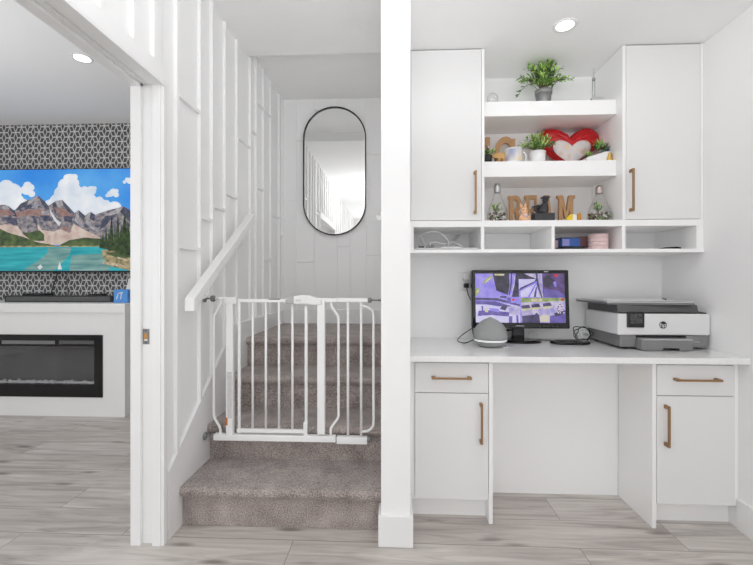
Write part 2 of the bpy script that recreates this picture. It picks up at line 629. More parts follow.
# left wall with its wide opening and vertical battens
bm = BM()
box(bm, JX, WL, JY + .02, 4.0, 0, 3.0)
box(bm, JX, WL, .25, JY + .02, 2.024, 3.0)
box(bm, JX, WL, -3.1, .25, 0, 3.0)
bt = [0.55, 0.73, 0.93, 1.12, 1.3233, 1.4982, 1.6293, 1.8072, 2.0297, 2.1688, 2.3377, 2.5195, 2.7589, 2.8782, 3.0411, 3.2229, 3.4633, 3.57]
def skirt_top(Y):
    if Y < 2.49:
        return max(.306 + (Y - 1.74) * .7653, .12)
    return .885
for y in bt:
    zlo = 2.09 if y < 1.70 else skirt_top(y + .01) - .003
    box(bm, WL - .002, XL, y, y + .02, zlo, ZH if y < 2.70 else ZS)
hz = [(0.73, 2.35), (1.12, 2.5), (1.8072, 2.027), (1.8072, 1.317), (2.0297, 1.487), (2.1688, 1.573), (2.3377, 1.682), (2.8782, 1.849), (3.2229, 1.70),
      (3.0411, 1.324), (3.4633, 1.55), (2.5195, 2.085), (2.7589, 2.222), (2.8782, 2.475), (3.0411, 2.492)]
for y, z in hz:
    i = [k for k, b_ in enumerate(bt) if abs(b_ - y) < 1e-6][0]
    if i + 1 < len(bt):
        box(bm, WL - .002, XL, y + .02, bt[i + 1], z - .009, z + .009)
box(bm, WL - .002, XL, .25, JY, 2.018, 2.09)       # flat rail over the opening
for y in [-2.7, -2.4, -2.05, -1.8, -1.45, -1.1, -.8, -.45, -.15, .1]:
    box(bm, WL - .002, XL, y, y + .02, .12, ZH)
struct('wall_left', bm, M['panel'], .0015, label='white wall with vertical battens')

# skirting that climbs with the stairs
bm = BM()
prism(bm, [(WL - .001, y, z) for y, z in ((1.74, 0), (1.74, .306), (2.49, .88), (YMB, .885), (YMB, .5), (2.2, 0))], (.0172, 0, 0))
box(bm, WL - .001, XL, -3.0, .25, 0, .12)
struct('baseboard_left', bm, M['trim'], .0015, label='white stair skirting')

# pocket-door jamb and head, with the latch keeper
bm = BM()
y0 = JY
ja, jb, jc, jd, je = [at(q, 400, y0).x for q in (130.2, 140.4, 151.8, 160.3, 163.6)]
box(bm, ja, jb, y0, y0 + .03, 0, 2.03)
box(bm, jb - .001, jc + .001, y0 + .017, y0 + .03, 0, 2.03)
box(bm, jc, jd, y0, y0 + .03, 0, 2.03)
box(bm, jd, je, y0 + .004, y0 + .03, 0, 2.03)
box(bm, ja, jb, .25, y0 + .016, 2.006, 2.03)
box(bm, jc, XL + .003, .25, y0 + .016, 2.006, 2.0215)
box(bm, jb - .001, jc + .001, .25, y0 + .016, 2.020, 2.03)
box(bm, jb + .022, jb + .027, .25, y0 - .03, 2.012, 2.022)
d1 = struct('door_1', bm, M['trim'], .0015, label='white sliding door jamb')
k0, k1 = at(142.8, 328.9, y0 + .015), at(149.2, 344.3, y0 + .015)
bm = BM(); box(bm, k0.x, k1.x, y0 + .0145, y0 + .0185, k1.z, k0.z); sp = link('strike_plate', bm, M['midgrey'], d1, .001)
sp['label'] = 'grey metal strike plate'
kc = (k0.x + k1.x) / 2
bm = BM(); box(bm, kc - .007, kc + .006, y0 + .0138, y0 + .016, k1.z + .022, k0.z - .020); link('latch_hole', bm, M['amber'], sp)
bm = BM(); box(bm, kc - .007, kc + .007, y0 + .0136, y0 + .016, k1.z + .016, k1.z + .022); link('latch_lip', bm, M['potwhite'], sp)
for z in (k1.z + .007, k0.z - .007):
    bm = BM(); lathe(bm, [(.0028, 0), (.0028, .003)], (kc, y0 + .0135, z), 10, axis='y'); link('screw', bm, M['black'], sp)

# wall between stairs and desk
bm = BM(); box(bm, NX0, NX1, YA, 3.7, 0, 3.0); struct('wall_centre', bm, M['wall'], .002, label='white wall end between stairs and desk')
bm = BM()
prism(bm, [(NX0 - .012, YA + .01 - .022, 0), (NX1 + .012, YA + .01 - .022, 0), (NX1 + .012, 1.98, 0), (NX1, 1.98, 0), (NX1, YA, 0), (NX0, YA, 0), (NX0, 1.84, 0), (NX0 - .012, 1.84, 0)], (0, 0, .135))
struct('baseboard_centre', bm, M['trim'], .003, label='white baseboard on the wall end')
# alcove back wall, right wall, stair back wall
bm = BM(); box(bm, NX1 - .01, 1.75, YB, YB + .12, 0, 3.0); struct('wall_back', bm, M['wall'], label='white wall behind the desk')
bm = BM(); box(bm, XR, XR + .12, -3.1, YB + .1, 0, 3.0); struct('wall_right', bm, M['wall'], label='white right wall')
bm = BM(); box(bm, XR - .013, XR + .002, -3.0, 1.93, 0, .142); struct('baseboard_right', bm, M['trim'], .003, label='white baseboard on the right wall')
bm = BM()
box(bm, XL - .1, .1, YMB, YMB + .1, .0, 3.0)
def bpx(px, py=300):
    return at(px, py, YMB)
vs = [294.8, 313.2, 336, 349.3, 365]
for px in vs:
    x = bpx(px).x
    box(bm, x, x + .014, YMB - .009, YMB + .002, ZLAND + .12, ZS)
def hb(pa, pb, py):
    a, b_ = bpx(pa, py), bpx(pb, py)
    box(bm, a.x, b_.x, YMB - .009, YMB + .002, a.z - .007, a.z + .007)
hb(282, 295, 200); hb(295, 314, 261.5); hb(337, 350, 245.5); hb(366, 381, 154); hb(366, 381, 254.5); hb(314, 336, 110); hb(296, 313, 140)
struct('wall_stairs', bm, M['panel'], .001, label='white battened wall behind the landing')
bm = BM()
box(bm, XL + .001, NX0, YMB - .013, YMB + .001, ZLAND - .05, ZLAND + .125)
struct('baseboard_stairs', bm, M['trim'], .002, label='white baseboard on the landing')

# living room shell
bm = BM(); box(bm, -6.0, JX, YF, YF + .1, 0, 3.0); struct('wall_living', bm, M['wallpaper'], label='grey wall papered with white rhombus lines')
bm = BM(); box(bm, -6.1, -6.0, -1.3, YF + .1, 0, 3.0); struct('wall_living_left', bm, M['wall'], label='white living room side wall')
bm = BM()
box(bm, -6.0, -4.5, -1.3, -1.2, 0, 3.0); box(bm, -1.6, JX, -1.3, -1.2, 0, 3.0); box(bm, -4.5, -1.6, -1.3, -1.2, 0, .3); box(bm, -4.5, -1.6, -1.3, -1.2, 2.45, 3.0)
struct('wall_living_rear', bm, M['wall'], label='white living room wall with a wide window opening')
bm = BM(); box(bm, JX - .014, JX + .001, JY + .02, YF, 0, .13); struct('baseboard_living', bm, M['trim'], .002, label='white living room baseboard')
# rear wall of the hall with a wide opening to daylight
bm = BM()
box(bm, XL - .1, -.85, YBK - .1, YBK, 0, 3.0); box(bm, 1.45, 1.75, YBK - .1, YBK, 0, 3.0); box(bm, -.85, 1.45, YBK - .1, YBK, 2.46, 3.0); box(bm, -.85, 1.45, YBK - .1, YBK, 0, .2)
struct('wall_rear', bm, M['wall'], label='white wall with a wide window opening')
bm = BM()
for x in (-.85, .27, 1.40):
    box(bm, x, x + .05, YBK - .09, YBK - .03, .2, 2.46)
for z in (.2, 2.41):
    box(bm, -.85, 1.45, YBK - .09, YBK - .03, z, z + .05)
struct('window_1', bm, M['trim'], label='white window frame')

# ceilings
bm = BM()
box(bm, XL - .14, 1.75, -3.1, YA, ZH, ZH + .3)
box(bm, XL - .14, NX1, YA, 2.709, ZH, ZH + .3)
box(bm, XL - .14, NX1, 2.709, 3.7, ZS, ZS + .2)
struct('ceiling', bm, M['ceil'], label='white hall ceiling')
bm = BM(); box(bm, NX1 - .001, 1.70, YA - .0, YB + .05, ZD, ZH + .05); struct('ceiling_alcove', bm, M['ceil'], label='lowered white ceiling over the desk')
bm = BM(); box(bm, -6.1, JX + .02, -1.3, YF + .05, ZH, ZH + .3); struct('ceiling_living', bm, M['ceil'], label='white living room ceiling')

# recessed lamps
def recessed(loc, label, power, r=.045, spread=PI * .8, cat='ceiling light', grp='recessed ceiling lights'):
    t = thing('recessed_light', label, cat, loc, grp)
    bm = BM(); lathe(bm, [(r, .004), (r, -.003), (r + .012, -.006), (r + .016, -.001), (r + .016, .004)], loc, 32); link('trim_ring', bm, M['whiteplastic'], t)
    bm = BM(); lathe(bm, [(r - .0005, .003), (r - .0005, -.0035)], loc, 32); link('lens', bm, M['lamp'], t)
    if power:
        a = area('lamp', (loc[0], loc[1], loc[2] - .012), (0, 0, 0), r * 2, r * 2, power, (1, .985, .96), 'DISK', spread)
    return t
p = at(565, 30, 1.965)
recessed((p.x, 1.965, ZD), 'round recessed ceiling light above the desk alcove', .12, .04)
recessed((-2.162, 2.686, ZH), 'round recessed ceiling light in the room beyond the doorway', 7, .05)

# ------------------------------------------------------------------ stairs
st = thing('staircase', 'carpeted staircase of four taupe steps rising to a landing', 'staircase', (-.5, YSTEP, 0))
SX0, SX1 = XL + .0005, NX0 - .001
for i in range(1, 5):
    yf = YSTEP + (i - 1) * RUN
    yb = yf + RUN + .03 if i < 4 else YMB - .013
    zt = i * R_
    zb = (i - 1) * R_ + (.0005 if i == 1 else -.03)
    r = .021
    pts = [(yf, zb), (yf, zt - .046)]
    cy, cz = yf - .012, zt - r - .002
    for k in range(0, 9):
        a = -PI / 2 - k * PI / 8
        pts.append((cy + r * math.cos(a) * 1.0, cz + (r + .002) * math.sin(a)))
    pts += [(yb, zt), (yb, zb)]
    bm = BM()
    prism(bm, [(SX0, y, z) for y, z in pts], (SX1 - SX0, 0, 0))
    o = link('step' if i < 4 else 'landing', bm, M['carpet'], st, .004)

# handrail
hr = thing('handrail', 'white square wooden handrail sloping up the battened wall', 'handrail', (-.93, 2.2, 1.3))
a = Vector((-.934, 1.79, at(189.7, 305, 1.79).z)); b_ = Vector((-.934, 2.585, at(251.5, 218.5, 2.585).z))
bm = BM()
hh2 = .030
prism(bm, [(-.957, a.y, a.z - hh2), (-.957, a.y, a.z + hh2), (-.957, b_.y, b_.z + hh2), (-.957, b_.y, b_.z - hh2)], (.046, 0, 0))
link('rail', bm, M['trim'], hr, .004)
for f in (.22, .8):
    c = a.lerp(b_, f)
    bm = BM()
    tube(bm, smooth_path([(WL + .002, c.y, c.z - .09), (-.955, c.y, c.z - .088), (-.932, c.y, c.z - .07), (-.931, c.y, c.z - .03)]), .006)
    lathe(bm, [(.024, 0), (.024, .005), (.018, .007)], (WL + .0005, c.y, c.z - .09), 16, axis='x')
    link('bracket', bm, M['whitemetal'], hr)

# second handrail bracket/end glimpsed right of the landing
hr2 = thing('handrail', 'short end of a white handrail at the right edge of the stairwell', 'handrail', (-.10, 2.6, 1.35))
pa = at(377.2, 218, 2.9); pb = at(381.5, 213.5, 2.5)
bm = BM(); prism(bm, [(-.118, 2.75, 1.572), (-.118, 2.75, 1.602), (-.118, 3.45, 1.757), (-.118, 3.45, 1.727)], (.046, 0, 0)); link('rail', bm, M['trim'], hr2, .003)
bm = BM(); box(bm, -.074, NX0 + .001, 3.09, 3.11, 1.655, 1.672); link('bracket', bm, M['midgrey'], hr2)

# ------------------------------------------------------------------ safety gate
GY = 2.07
gt = thing('safety_gate', 'white metal safety gate of upright bars across the stairs', 'gate', (-.48, GY, .31))
def G(px, py, dy=0):
    v = at(px, py, GY)
    return Vector((v.x, GY + dy, v.z))
def gx(cx): return 180 + cx / 3.423
def gy(cy): return 280 + cy / 3.423
def gbox(bm, c0, c1, r0, r1, dep, dy=0):
    p0, p1 = G(gx(c0), gy(r0)), G(gx(c1), gy(r1))
    box(bm, p0.x, p1.x, GY + dy - dep / 2, GY + dy + dep / 2, p1.z, p0.z)
def gtube(bm, pts, r, dy=0, sm=True):
    pp = [G(gx(x), gy(y), dy) for x, y in pts]
    tube(bm, smooth_path(pp, 5) if sm and len(pp) > 2 else pp, r, 10)
bm = BM(); gbox(bm, 118, 534, 525, 553, .034); link('bottom_rail', bm, M['whitemetal'], gt, .004)
for c0, c1 in ((160, 184), (471, 497)):
    bm = BM(); gbox(bm, c0, c1, 62, 527, .03); po = link('post', bm, M['whitemetal'], gt, .004)
    if c0 == 160:
        bm = BM(); gbox(bm, 161, 167, 468, 494, .002, -.0158); link('warning_sticker', bm, M['orange'], po)['label'] = 'orange sticker'
        bm = BM(); gbox(bm, 166, 181, 312, 470, .0015, -.0158)
        link('instruction_label', bm, M['sticker'], po)['label'] = 'pale printed label'
        bm = BM(); gbox(bm, 156, 196, 58, 82, .034); link('cap', bm, M['whitemetal'], po, .003)
# gate door
bm = BM(); gtube(bm, [(203, 68), (203, 524)], .0085); gtube(bm, [(432, 90), (432, 524)], .0085)
gbox(bm, 196, 438, 508, 524, .018); gbox(bm, 200, 372, 65, 76, .014)
door = link('gate_door', bm, M['whitemetal'], gt, .001)
for c in (249, 294, 339, 385):
    bm = BM(); gtube(bm, [(c, 72), (c, 512)], .0062); link('bar', bm, M['whitemetal'], door)
bm = BM(); gbox(bm, 424, 438, 484, 540, .024, -.004); link('hinge_foot', bm, M['whitemetal'], door, .003)
bm = BM(); gbox(bm, 305, 343, 64, 68, .016); link('indicator_strip', bm, M['midgrey'], door)
# latch
bm = BM()
pts = [(392, 55), (420, 51), (445, 53), (470, 62), (486, 68), (486, 84), (458, 86), (440, 82), (392, 82)]
prism(bm, [G(gx(x), gy(y), -.022) for x, y in pts], (0, .042, 0))
lat = link('latch_handle', bm, M['whiteplastic'], gt, .004)
bm = BM()
pts = [(364, 80), (364, 68), (374, 58), (390, 55), (394, 57), (394, 80)]
prism(bm, [G(gx(x), gy(y), -.019) for x, y in pts], (0, .036, 0)); link('grip', bm, mat('grip_grey', (.42, .42, .42), .45), lat, .003)['label'] = 'grey grip'
bm = BM(); gbox(bm, 398, 418, 66, 73, .002, -.0232); link('button', bm, M['sticker'], lat)
# left extension
bm = BM(); gtube(bm, [(122, 63.5), (160, 63.5)], .0085, sm=False); link('extension_rail', bm, M['whitemetal'], gt)
bm = BM(); gtube(bm, [(140, 68), (139, 82), (128, 104), (117, 124), (116, 150), (116, 300), (116, 440), (117, 466), (126, 486), (137, 506), (138, 528)], .0068); link('bent_bar', bm, M['whitemetal'], gt)
# right extension
bm = BM(); gbox(bm, 474, 539, 62, 76, .02); gbox(bm, 541, 644, 62, 76, .02); link('extension_rail', bm, M['whitemetal'], gt, .003)
bm = BM(); gbox(bm, 537, 641, 534, 560, .034); link('bottom_rail', bm, M['whitemetal'], gt, .004)
bm = BM(); gtube(bm, [(517, 74), (519, 90), (530, 108), (541, 126), (542.5, 150), (542.5, 300), (542.5, 440), (541, 470), (528, 490), (517, 508), (516, 532)], .0068); link('bent_bar', bm, M['whitemetal'], gt)
for c in (575, 620):
    bm = BM(); gtube(bm, [(c, 74), (c, 538)], .0068); link('bar', bm, M['whitemetal'], gt)
bm = BM(); gtube(bm, [(622, 89), (640, 92), (655, 102), (662, 122), (662, 200), (662, 400), (662, 485), (657, 505), (644, 516), (622, 519)], .0068); link('bent_bar', bm, M['whitemetal'], gt)
# wall bolts with pads
def bolt(px0, px1, py, flip, xw):
    v0, v1 = G(gx(px0), gy(py)), G(gx(px1), gy(py))
    bm = BM()
    z = v0.z
    if not flip:
        tube(bm, [(xw + .004, GY, z), (v1.x, GY, z)], .0042, 8)
        lathe(bm, [(.020, 0), (.020, .006), (.008, .012), (.0, .012)], (xw + .0005, GY, z), 18, axis='x')
        lathe(bm, [(.0, -.006), (.014, -.006), (.017, -.002), (.017, .010), (.013, .014), (0, .014)], (v1.x - .012, GY, z), 10, axis='x')
    else:
        tube(bm, [(v0.x, GY, z), (xw - .004, GY, z)], .0042, 8)
        lathe(bm, [(.020, 0), (.020, -.006), (.008, -.012), (.0, -.012)], (xw - .0005, GY, z), 18, axis='x')
        lathe(bm, [(.0, -.006), (.012, -.006), (.0145, -.002), (.0145, .010), (.012, .014), (0, .014)], (v0.x + .004, GY, z), 10, axis='x')
    o = link('wall_bolt', bm, M['midgrey'], gt)
    return o
bolt(85, 118, 63.5, False, XL)
bolt(85, 118, 534, False, XL + .0005)
bolt(644, 690, 69, True, NX0)
bolt(641, 690, 546, True, NX0)

# ------------------------------------------------------------------ mirror
a = at(303.2, 107.3, 3.56); b_ = at(366.2, 235.2, 3.56)
mx0, mx1, mz1, mz0 = a.x, b_.x, a.z, b_.z
mcx, mr = (mx0 + mx1) / 2, (mx1 - mx0) / 2
def stadium(r, y, n=28):
    out = []
    for k in range(n + 1):
        t = PI * k / n
        out.append((mcx + r * math.cos(t), y, mz1 - mr + r * math.sin(t)))
    for k in range(n + 1):
        t = PI + PI * k / n
        out.append((mcx + r * math.cos(t), y, mz0 + mr + r * math.sin(t)))
    return out
mi = thing('wall_mirror', 'tall pill-shaped mirror with thin black rim on the landing wall', 'mirror', (mcx, YMB - .02, mz0))
bm = BM()
o_, i_ = stadium(mr, 3.552), stadium(mr - .010, 3.552)
ob, ib = stadium(mr, 3.575), stadium(mr - .010, 3.575)
rings = [[bm.verts.new(p) for p in q] for q in (o_, i_, ib, ob)]
n = len(o_)
for ra, rb in ((0, 1), (1, 2), (2, 3), (3, 0)):
    for k in range(n):
        bm.faces.new((rings[ra][k], rings[ra][(k + 1) % n], rings[rb][(k + 1) % n], rings[rb][k]))
link('frame', bm, M['blackmetal'], mi)
bm = BM(); prism(bm, stadium(mr - .0095, 3.562), (0, .008, 0)); link('glass', bm, M['mirror'], mi)

# ------------------------------------------------------------------ living room: fireplace, television
FY = 3.28
fx1 = at(124.8, 400, FY).x
fx0 = fx1 - 2.35
ztop = at(125, 303.6, FY).z
zslab = at(125, 312.8, FY).z
ix1 = at(103, 360, FY).x; ix0 = ix1 - 1.5
iz1 = at(103, 335, FY).z; iz0 = at(103, 397.6, FY).z
mt = thing('mantelpiece', 'long white fireplace surround with a thick top shelf', 'fireplace surround', ((fx0 + fx1) / 2, 3.55, 0))
bm = BM()
box(bm, fx0, ix0, FY, YF - .002, 0.0005, zslab); box(bm, ix1, fx1, FY, YF - .002, 0.0005, zslab)
box(bm, ix0, ix1, FY, YF - .002, 0.0005, iz0); box(bm, ix0, ix1, FY, YF - .002, iz1, zslab)
link('body', bm, M['melamine'], mt, .001)
bm = BM(); box(bm, fx0 - .01, fx1 + .008, FY - .012, YF - .002, zslab, ztop); link('shelf', bm, M['melamine'], mt, .002)
ef = thing('electric_fireplace', 'wide black electric fireplace with white crystals set in the surround', 'fireplace', ((ix0 + ix1) / 2, FY, iz0))
gx0_, gx1_ = ix0 + .06, at(95, 360, FY).x
gz1, gz0 = at(95, 346.5, FY).z, at(95, 384.5, FY).z
bm = BM()
box(bm, ix0 + .002, gx0_, FY - .010, FY + .03, iz0 + .002, iz1 - .002); box(bm, gx1_, ix1 - .002, FY - .010, FY + .03, iz0 + .002, iz1 - .002)
box(bm, gx0_, gx1_, FY - .010, FY + .03, iz0 + .002, gz0); box(bm, gx0_, gx1_, FY - .010, FY + .03, gz1, iz1 - .002)
link('frame', bm, M['black'], ef, .002)
bm = BM()
box(bm, gx0_, gx1_, FY + .22, FY + .23, gz0 - .03, gz1 + .03); box(bm, gx0_, gx1_, FY + .03, FY + .22, gz0 - .03, gz0 - .02)
box(bm, gx0_, gx1_, FY + .03, FY + .22, gz1 + .005, gz1 + .03)
box(bm, gx0_ - .01, gx0_, FY + .03, FY + .22, gz0 - .03, gz1 + .03); box(bm, gx1_, gx1_ + .01, FY + .03, FY + .22, gz0 - .03, gz1 + .03)
link('firebox', bm, M['firebox'], ef)
bm = BM()
for k in range(420):
    c = Vector((random.uniform(gx0_ + .02, gx1_ - .02), FY + random.uniform(.03, .09), gz0 + random.uniform(-.016, .008)))
    d = bmesh.ops.create_icosphere(bm, subdivisions=1, radius=random.uniform(.008, .015), matrix=Matrix.Translation(c) @ Matrix.Rotation(random.random() * 3, 4, 'X'))
link('crystal_bed', bm, M['crystals'], ef)['kind'] = 'stuff'
bm = BM(); box(bm, gx0_, gx1_, FY + .012, FY + .016, gz0, gz1); link('glass', bm, M['darkglass'], ef)
for c0, c1, mm in ((-70, -20, 'silver'), (3, 56, 'silver'), (60, 95, 'darkgrey')):
    p0, p1 = at(c0, 340.2, FY), at(c1, 344, FY)
    bm = BM(); box(bm, p0.x, p1.x, FY - .0115, FY - .009, p1.z, p0.z)
    if mm == 'silver':
        box(bm, p0.x + .10, p1.x - .06, FY - .0125, FY - .0112, (p0.z + p1.z) / 2 - .006, (p0.z + p1.z) / 2 + .006)
    link('vent', bm, M['midgrey'] if mm == 'silver' else M['darkgrey'], ef)

# television with a lake-and-mountains picture
TY = 3.752
tx1 = at(131.5, 220, TY).x
tz1, tz0 = at(60, 169.4, TY).z, at(60, 270.8, TY).z
tx0 = tx1 - (tz1 - tz0) * 16 / 9
tv = thing('television', 'large wall television showing a turquoise lake below mountains', 'television', ((tx0 + tx1) / 2, TY, tz0))
bm = BM(); box(bm, tx0 - .008, tx1 + .008, TY + .001, TY + .05, tz0 - .012, tz1 + .008); box(bm, tx0 + .4, tx1 - .4, TY + .05, YF - .001, tz0 + .2, tz1 - .3)
link('casing', bm, M['blackmatte'], tv, .002)
tm = [screen_mat('picture_sky', (40, 140, 235), (96, 182, 246), 1.5), screen_mat('picture_cloud', (214, 226, 240), (252, 253, 255), 6),
      screen_mat('picture_rock', (70, 76, 100), (170, 160, 158), 22, stretch=(1, 1, 1.2), detail=8), screen_mat('picture_scree', (188, 166, 156), (226, 206, 194), 14),
      screen_mat('picture_slope', (40, 62, 40), (92, 112, 62), 14), screen_mat('picture_conifer', (20, 40, 26), (62, 86, 40), 30),
      screen_mat('picture_lake', (16, 146, 160), (52, 182, 190), 5, stretch=(.5, 1, 5)), screen_mat('picture_reflection', (84, 140, 140), (140, 176, 170), 7, stretch=(.5, 1, 4)),
      screen_mat('picture_shore', (120, 110, 80), (186, 172, 130), 24), screen_mat('picture_rosy_rock', (138, 104, 100), (164, 134, 128), 20),
      screen_mat('picture_snow', (216, 214, 220), (238, 236, 238), 20), screen_mat('picture_driftwood', (168, 148, 120), (214, 200, 176), 30),
      screen_mat('picture_lit_rock', (140, 142, 156), (190, 182, 180), 26), screen_mat('picture_shaded_rock', (56, 62, 90), (92, 92, 108), 26)]
SKY, CLD, ROCK, SCREE, SLOPE, CON, LAKE, REFL, SHORE, ROSY, SNOW, DRIFT, LIT, DARK = range(14)
bm = BM()
lay = [0]
def T(pts, mi):
    lay[0] += 1
    y = TY - .0001 * lay[0]
    out = []
    for cx, cy in pts:
        v = at(cx / 4.71, 160 + cy / 4.71, TY)
        out.append((min(max(v.x, tx0), tx1), y, min(max(v.z, tz0), tz1)))
    poly(bm, out, mi)
def Tcloud(cx, cy, r, mi=CLD):
    T([(cx + r * math.cos(2 * PI * k / 14) * 1.1, cy + r * math.sin(2 * PI * k / 14)) for k in range(14)], mi)
poly(bm, [(tx0, TY, tz0), (tx1, TY, tz0), (tx1, TY, tz1), (tx0, TY, tz1)], SKY)
for c in ((30, 125, 32), (60, 150, 40), (10, 165, 50), (70, 195, 40), (40, 190, 40), (100, 215, 35), (130, 120, 18), (125, 140, 24), (145, 130, 16), (150, 160, 15),
          (330, 95, 30), (345, 110, 26), (310, 120, 34), (300, 160, 42), (345, 150, 40), (280, 200, 44), (330, 200, 50), (380, 200, 40), (410, 160, 32), (430, 145, 22),
          (420, 200, 40), (470, 210, 30), (490, 230, 40), (540, 225, 30), (370, 240, 40), (440, 240, 40), (240, 215, 30), (520, 160, 14), (535, 152, 17), (550, 146, 9), (548, 164, 12), (506, 168, 8), (600, 92, 9), (612, 98, 14), (588, 104, 8), (470, 188, 16), (500, 206, 18), (352, 80, 14), (318, 84, 16), (298, 108, 14), (446, 134, 10), (400, 140, 16), (-90, 160, 60), (-200, 190, 60)):
    Tcloud(*c)
T([(-700, 230), (-500, 150), (-300, 230), (-60, 250), (0, 212), (25, 210), (70, 238), (100, 205), (150, 182), (182, 168), (205, 188), (230, 215), (242, 208), (262, 194), (295, 188), (330, 225), (352, 250), (372, 236), (402, 262), (430, 244), (450, 258), (500, 240), (560, 225), (585, 218), (622, 240), (660, 240), (660, 400), (-700, 400)], ROCK)
T([(88, 215), (140, 188), (182, 178), (215, 205), (190, 225), (130, 232)], SNOW) if False else None
T([(70, 250), (150, 232), (225, 238), (238, 262), (150, 262), (80, 275)], ROSY)
for pts, mi_ in (([(182, 168), (205, 188), (230, 215), (236, 236), (212, 226), (196, 200)], DARK), ([(182, 170), (150, 184), (120, 204), (140, 206), (168, 190)], LIT),
                 ([(100, 206), (140, 186), (128, 214), (96, 232), (76, 240)], DARK), ([(168, 190), (186, 212), (176, 230), (150, 226)], LIT), ([(130, 214), (150, 208), (148, 230), (116, 236)], DARK),
                 ([(295, 188), (330, 225), (352, 252), (326, 250), (306, 222)], DARK), ([(262, 196), (292, 190), (300, 214), (276, 222)], LIT), ([(248, 208), (262, 200), (270, 230), (262, 256)], DARK),
                 ([(372, 236), (402, 264), (398, 290), (378, 268), (356, 256)], DARK), ([(372, 238), (358, 252), (372, 276), (386, 300), (400, 318), (380, 316), (352, 284)], LIT),
                 ([(430, 246), (450, 260), (446, 290), (424, 276)], DARK), ([(430, 246), (410, 262), (420, 290), (446, 318), (470, 340), (438, 330), (404, 296)], LIT),
                 ([(585, 220), (622, 240), (622, 300), (590, 270), (560, 236)], DARK), ([(560, 226), (584, 222), (560, 250), (520, 262), (490, 262)], LIT), ([(500, 262), (540, 262), (500, 310), (470, 330), (480, 290)], DARK),
                 ([(10, 216), (40, 214), (60, 234), (20, 232)], LIT), ([(40, 216), (72, 240), (84, 270), (60, 262)], DARK), ([(100, 270), (140, 266), (128, 290), (100, 300)], LIT), ([(140, 268), (165, 262), (180, 300), (184, 328), (158, 310)], DARK),
                 ([(190, 262), (236, 262), (250, 290), (210, 286)], DARK), ([(196, 240), (232, 242), (236, 258), (200, 258)], LIT), ([(20, 268), (80, 276), (88, 306), (40, 298)], DARK), ([(300, 262), (345, 268), (340, 296), (306, 288)], DARK)):
    T(pts, mi_)
T([(0, 235), (45, 232), (75, 258), (20, 262), (0, 262)], ROSY)
T([(255, 222), (310, 232), (345, 262), (290, 268)], ROSY)
T([(238, 228), (246, 246), (268, 280), (290, 296), (282, 312), (258, 284), (240, 252)], SNOW)
T([(-100, 330), (30, 302), (85, 312), (110, 345), (180, 372), (180, 300), (200, 330), (258, 338), (285, 325), (330, 345), (350, 300), (400, 330), (470, 360), (500, 400), (-100, 400)], SCREE)
T([(110, 262), (150, 262), (185, 330), (170, 350), (120, 340), (90, 310)], ROCK)
T([(238, 312), (275, 310), (268, 332), (250, 330)], ROCK)
T([(290, 308), (330, 318), (340, 338), (300, 330)], ROSY)
T([(-700, 300), (-20, 312), (40, 342), (110, 362), (180, 388), (262, 402), (262, 410), (-700, 412)], SLOPE)
T([(108, 345), (150, 340), (190, 332), (212, 352), (212, 382), (150, 380)], SLOPE)
T([(285, 400), (330, 378), (400, 366), (480, 372), (520, 385), (520, 408), (285, 408)], SLOPE)
T([(-700, 406), (660, 404), (660, 420), (-700, 420)], SHORE)
T([(-700, 414), (660, 408), (660, 560), (-700, 560)], LAKE)
T([(230, 416), (340, 412), (330, 450), (300, 480), (260, 520), (110, 520), (190, 470), (225, 440)], REFL)
T([(340, 450), (475, 440), (520, 470), (520, 524), (330, 524)], REFL)
T([(480, 425), (560, 420), (660, 430), (660, 530), (520, 500), (490, 460)], SHORE)
T([(500, 440), (590, 425), (660, 440), (660, 460), (560, 462)], SLOPE)
for x, tp, bs, wd in ((488, 340, 418, 9), (503, 320, 420, 10), (516, 330, 424, 9), (528, 258, 428, 13), (545, 320, 428, 9), (558, 252, 432, 13), (574, 300, 436, 12), (590, 245, 446, 22), (606, 290, 450, 18), (478, 360, 416, 7)):
    T([(x, tp), (x + wd * .5, tp + (bs - tp) * .4), (x + wd, bs), (x - wd, bs), (x - wd * .5, tp + (bs - tp) * .4)], CON)
T([(485, 478), (540, 484), (600, 500), (605, 512), (540, 498), (488, 490)], DRIFT)
T([(555, 455), (605, 470), (605, 478), (560, 466)], DRIFT)
T([(180, 505), (196, 492), (205, 505), (190, 516)], SNOW)
T([(275, 515), (285, 480), (296, 515)], SNOW)
link('screen', bm, tm, tv)
bm = BM()
c = at(55, 272, 3.80)
tube(bm, smooth_path([(c.x, 3.808, tz0 - .014), (c.x + .02, 3.80, tz0 - .04), (c.x - .02, 3.78, ztop + .06), (c.x + .05, 3.77, ztop + .008)]), .006)
tag(link('cable', bm, M['blackmatte'], None, at_=(c.x, 3.79, ztop)), 'thick black cable hanging down from the large television', 'cable')
bm = BM()
tube(bm, smooth_path([(c.x + .13, 3.808, tz0 - .014), (c.x + .12, 3.80, tz0 - .05), (c.x + .14, 3.79, ztop + .07), (c.x + .16, 3.77, ztop + .008)]), .004)
tag(link('cable', bm, M['darkgrey'], None, at_=(c.x + .1, 3.79, ztop)), 'thinner dark cable right of the thick one below the television', 'cable')
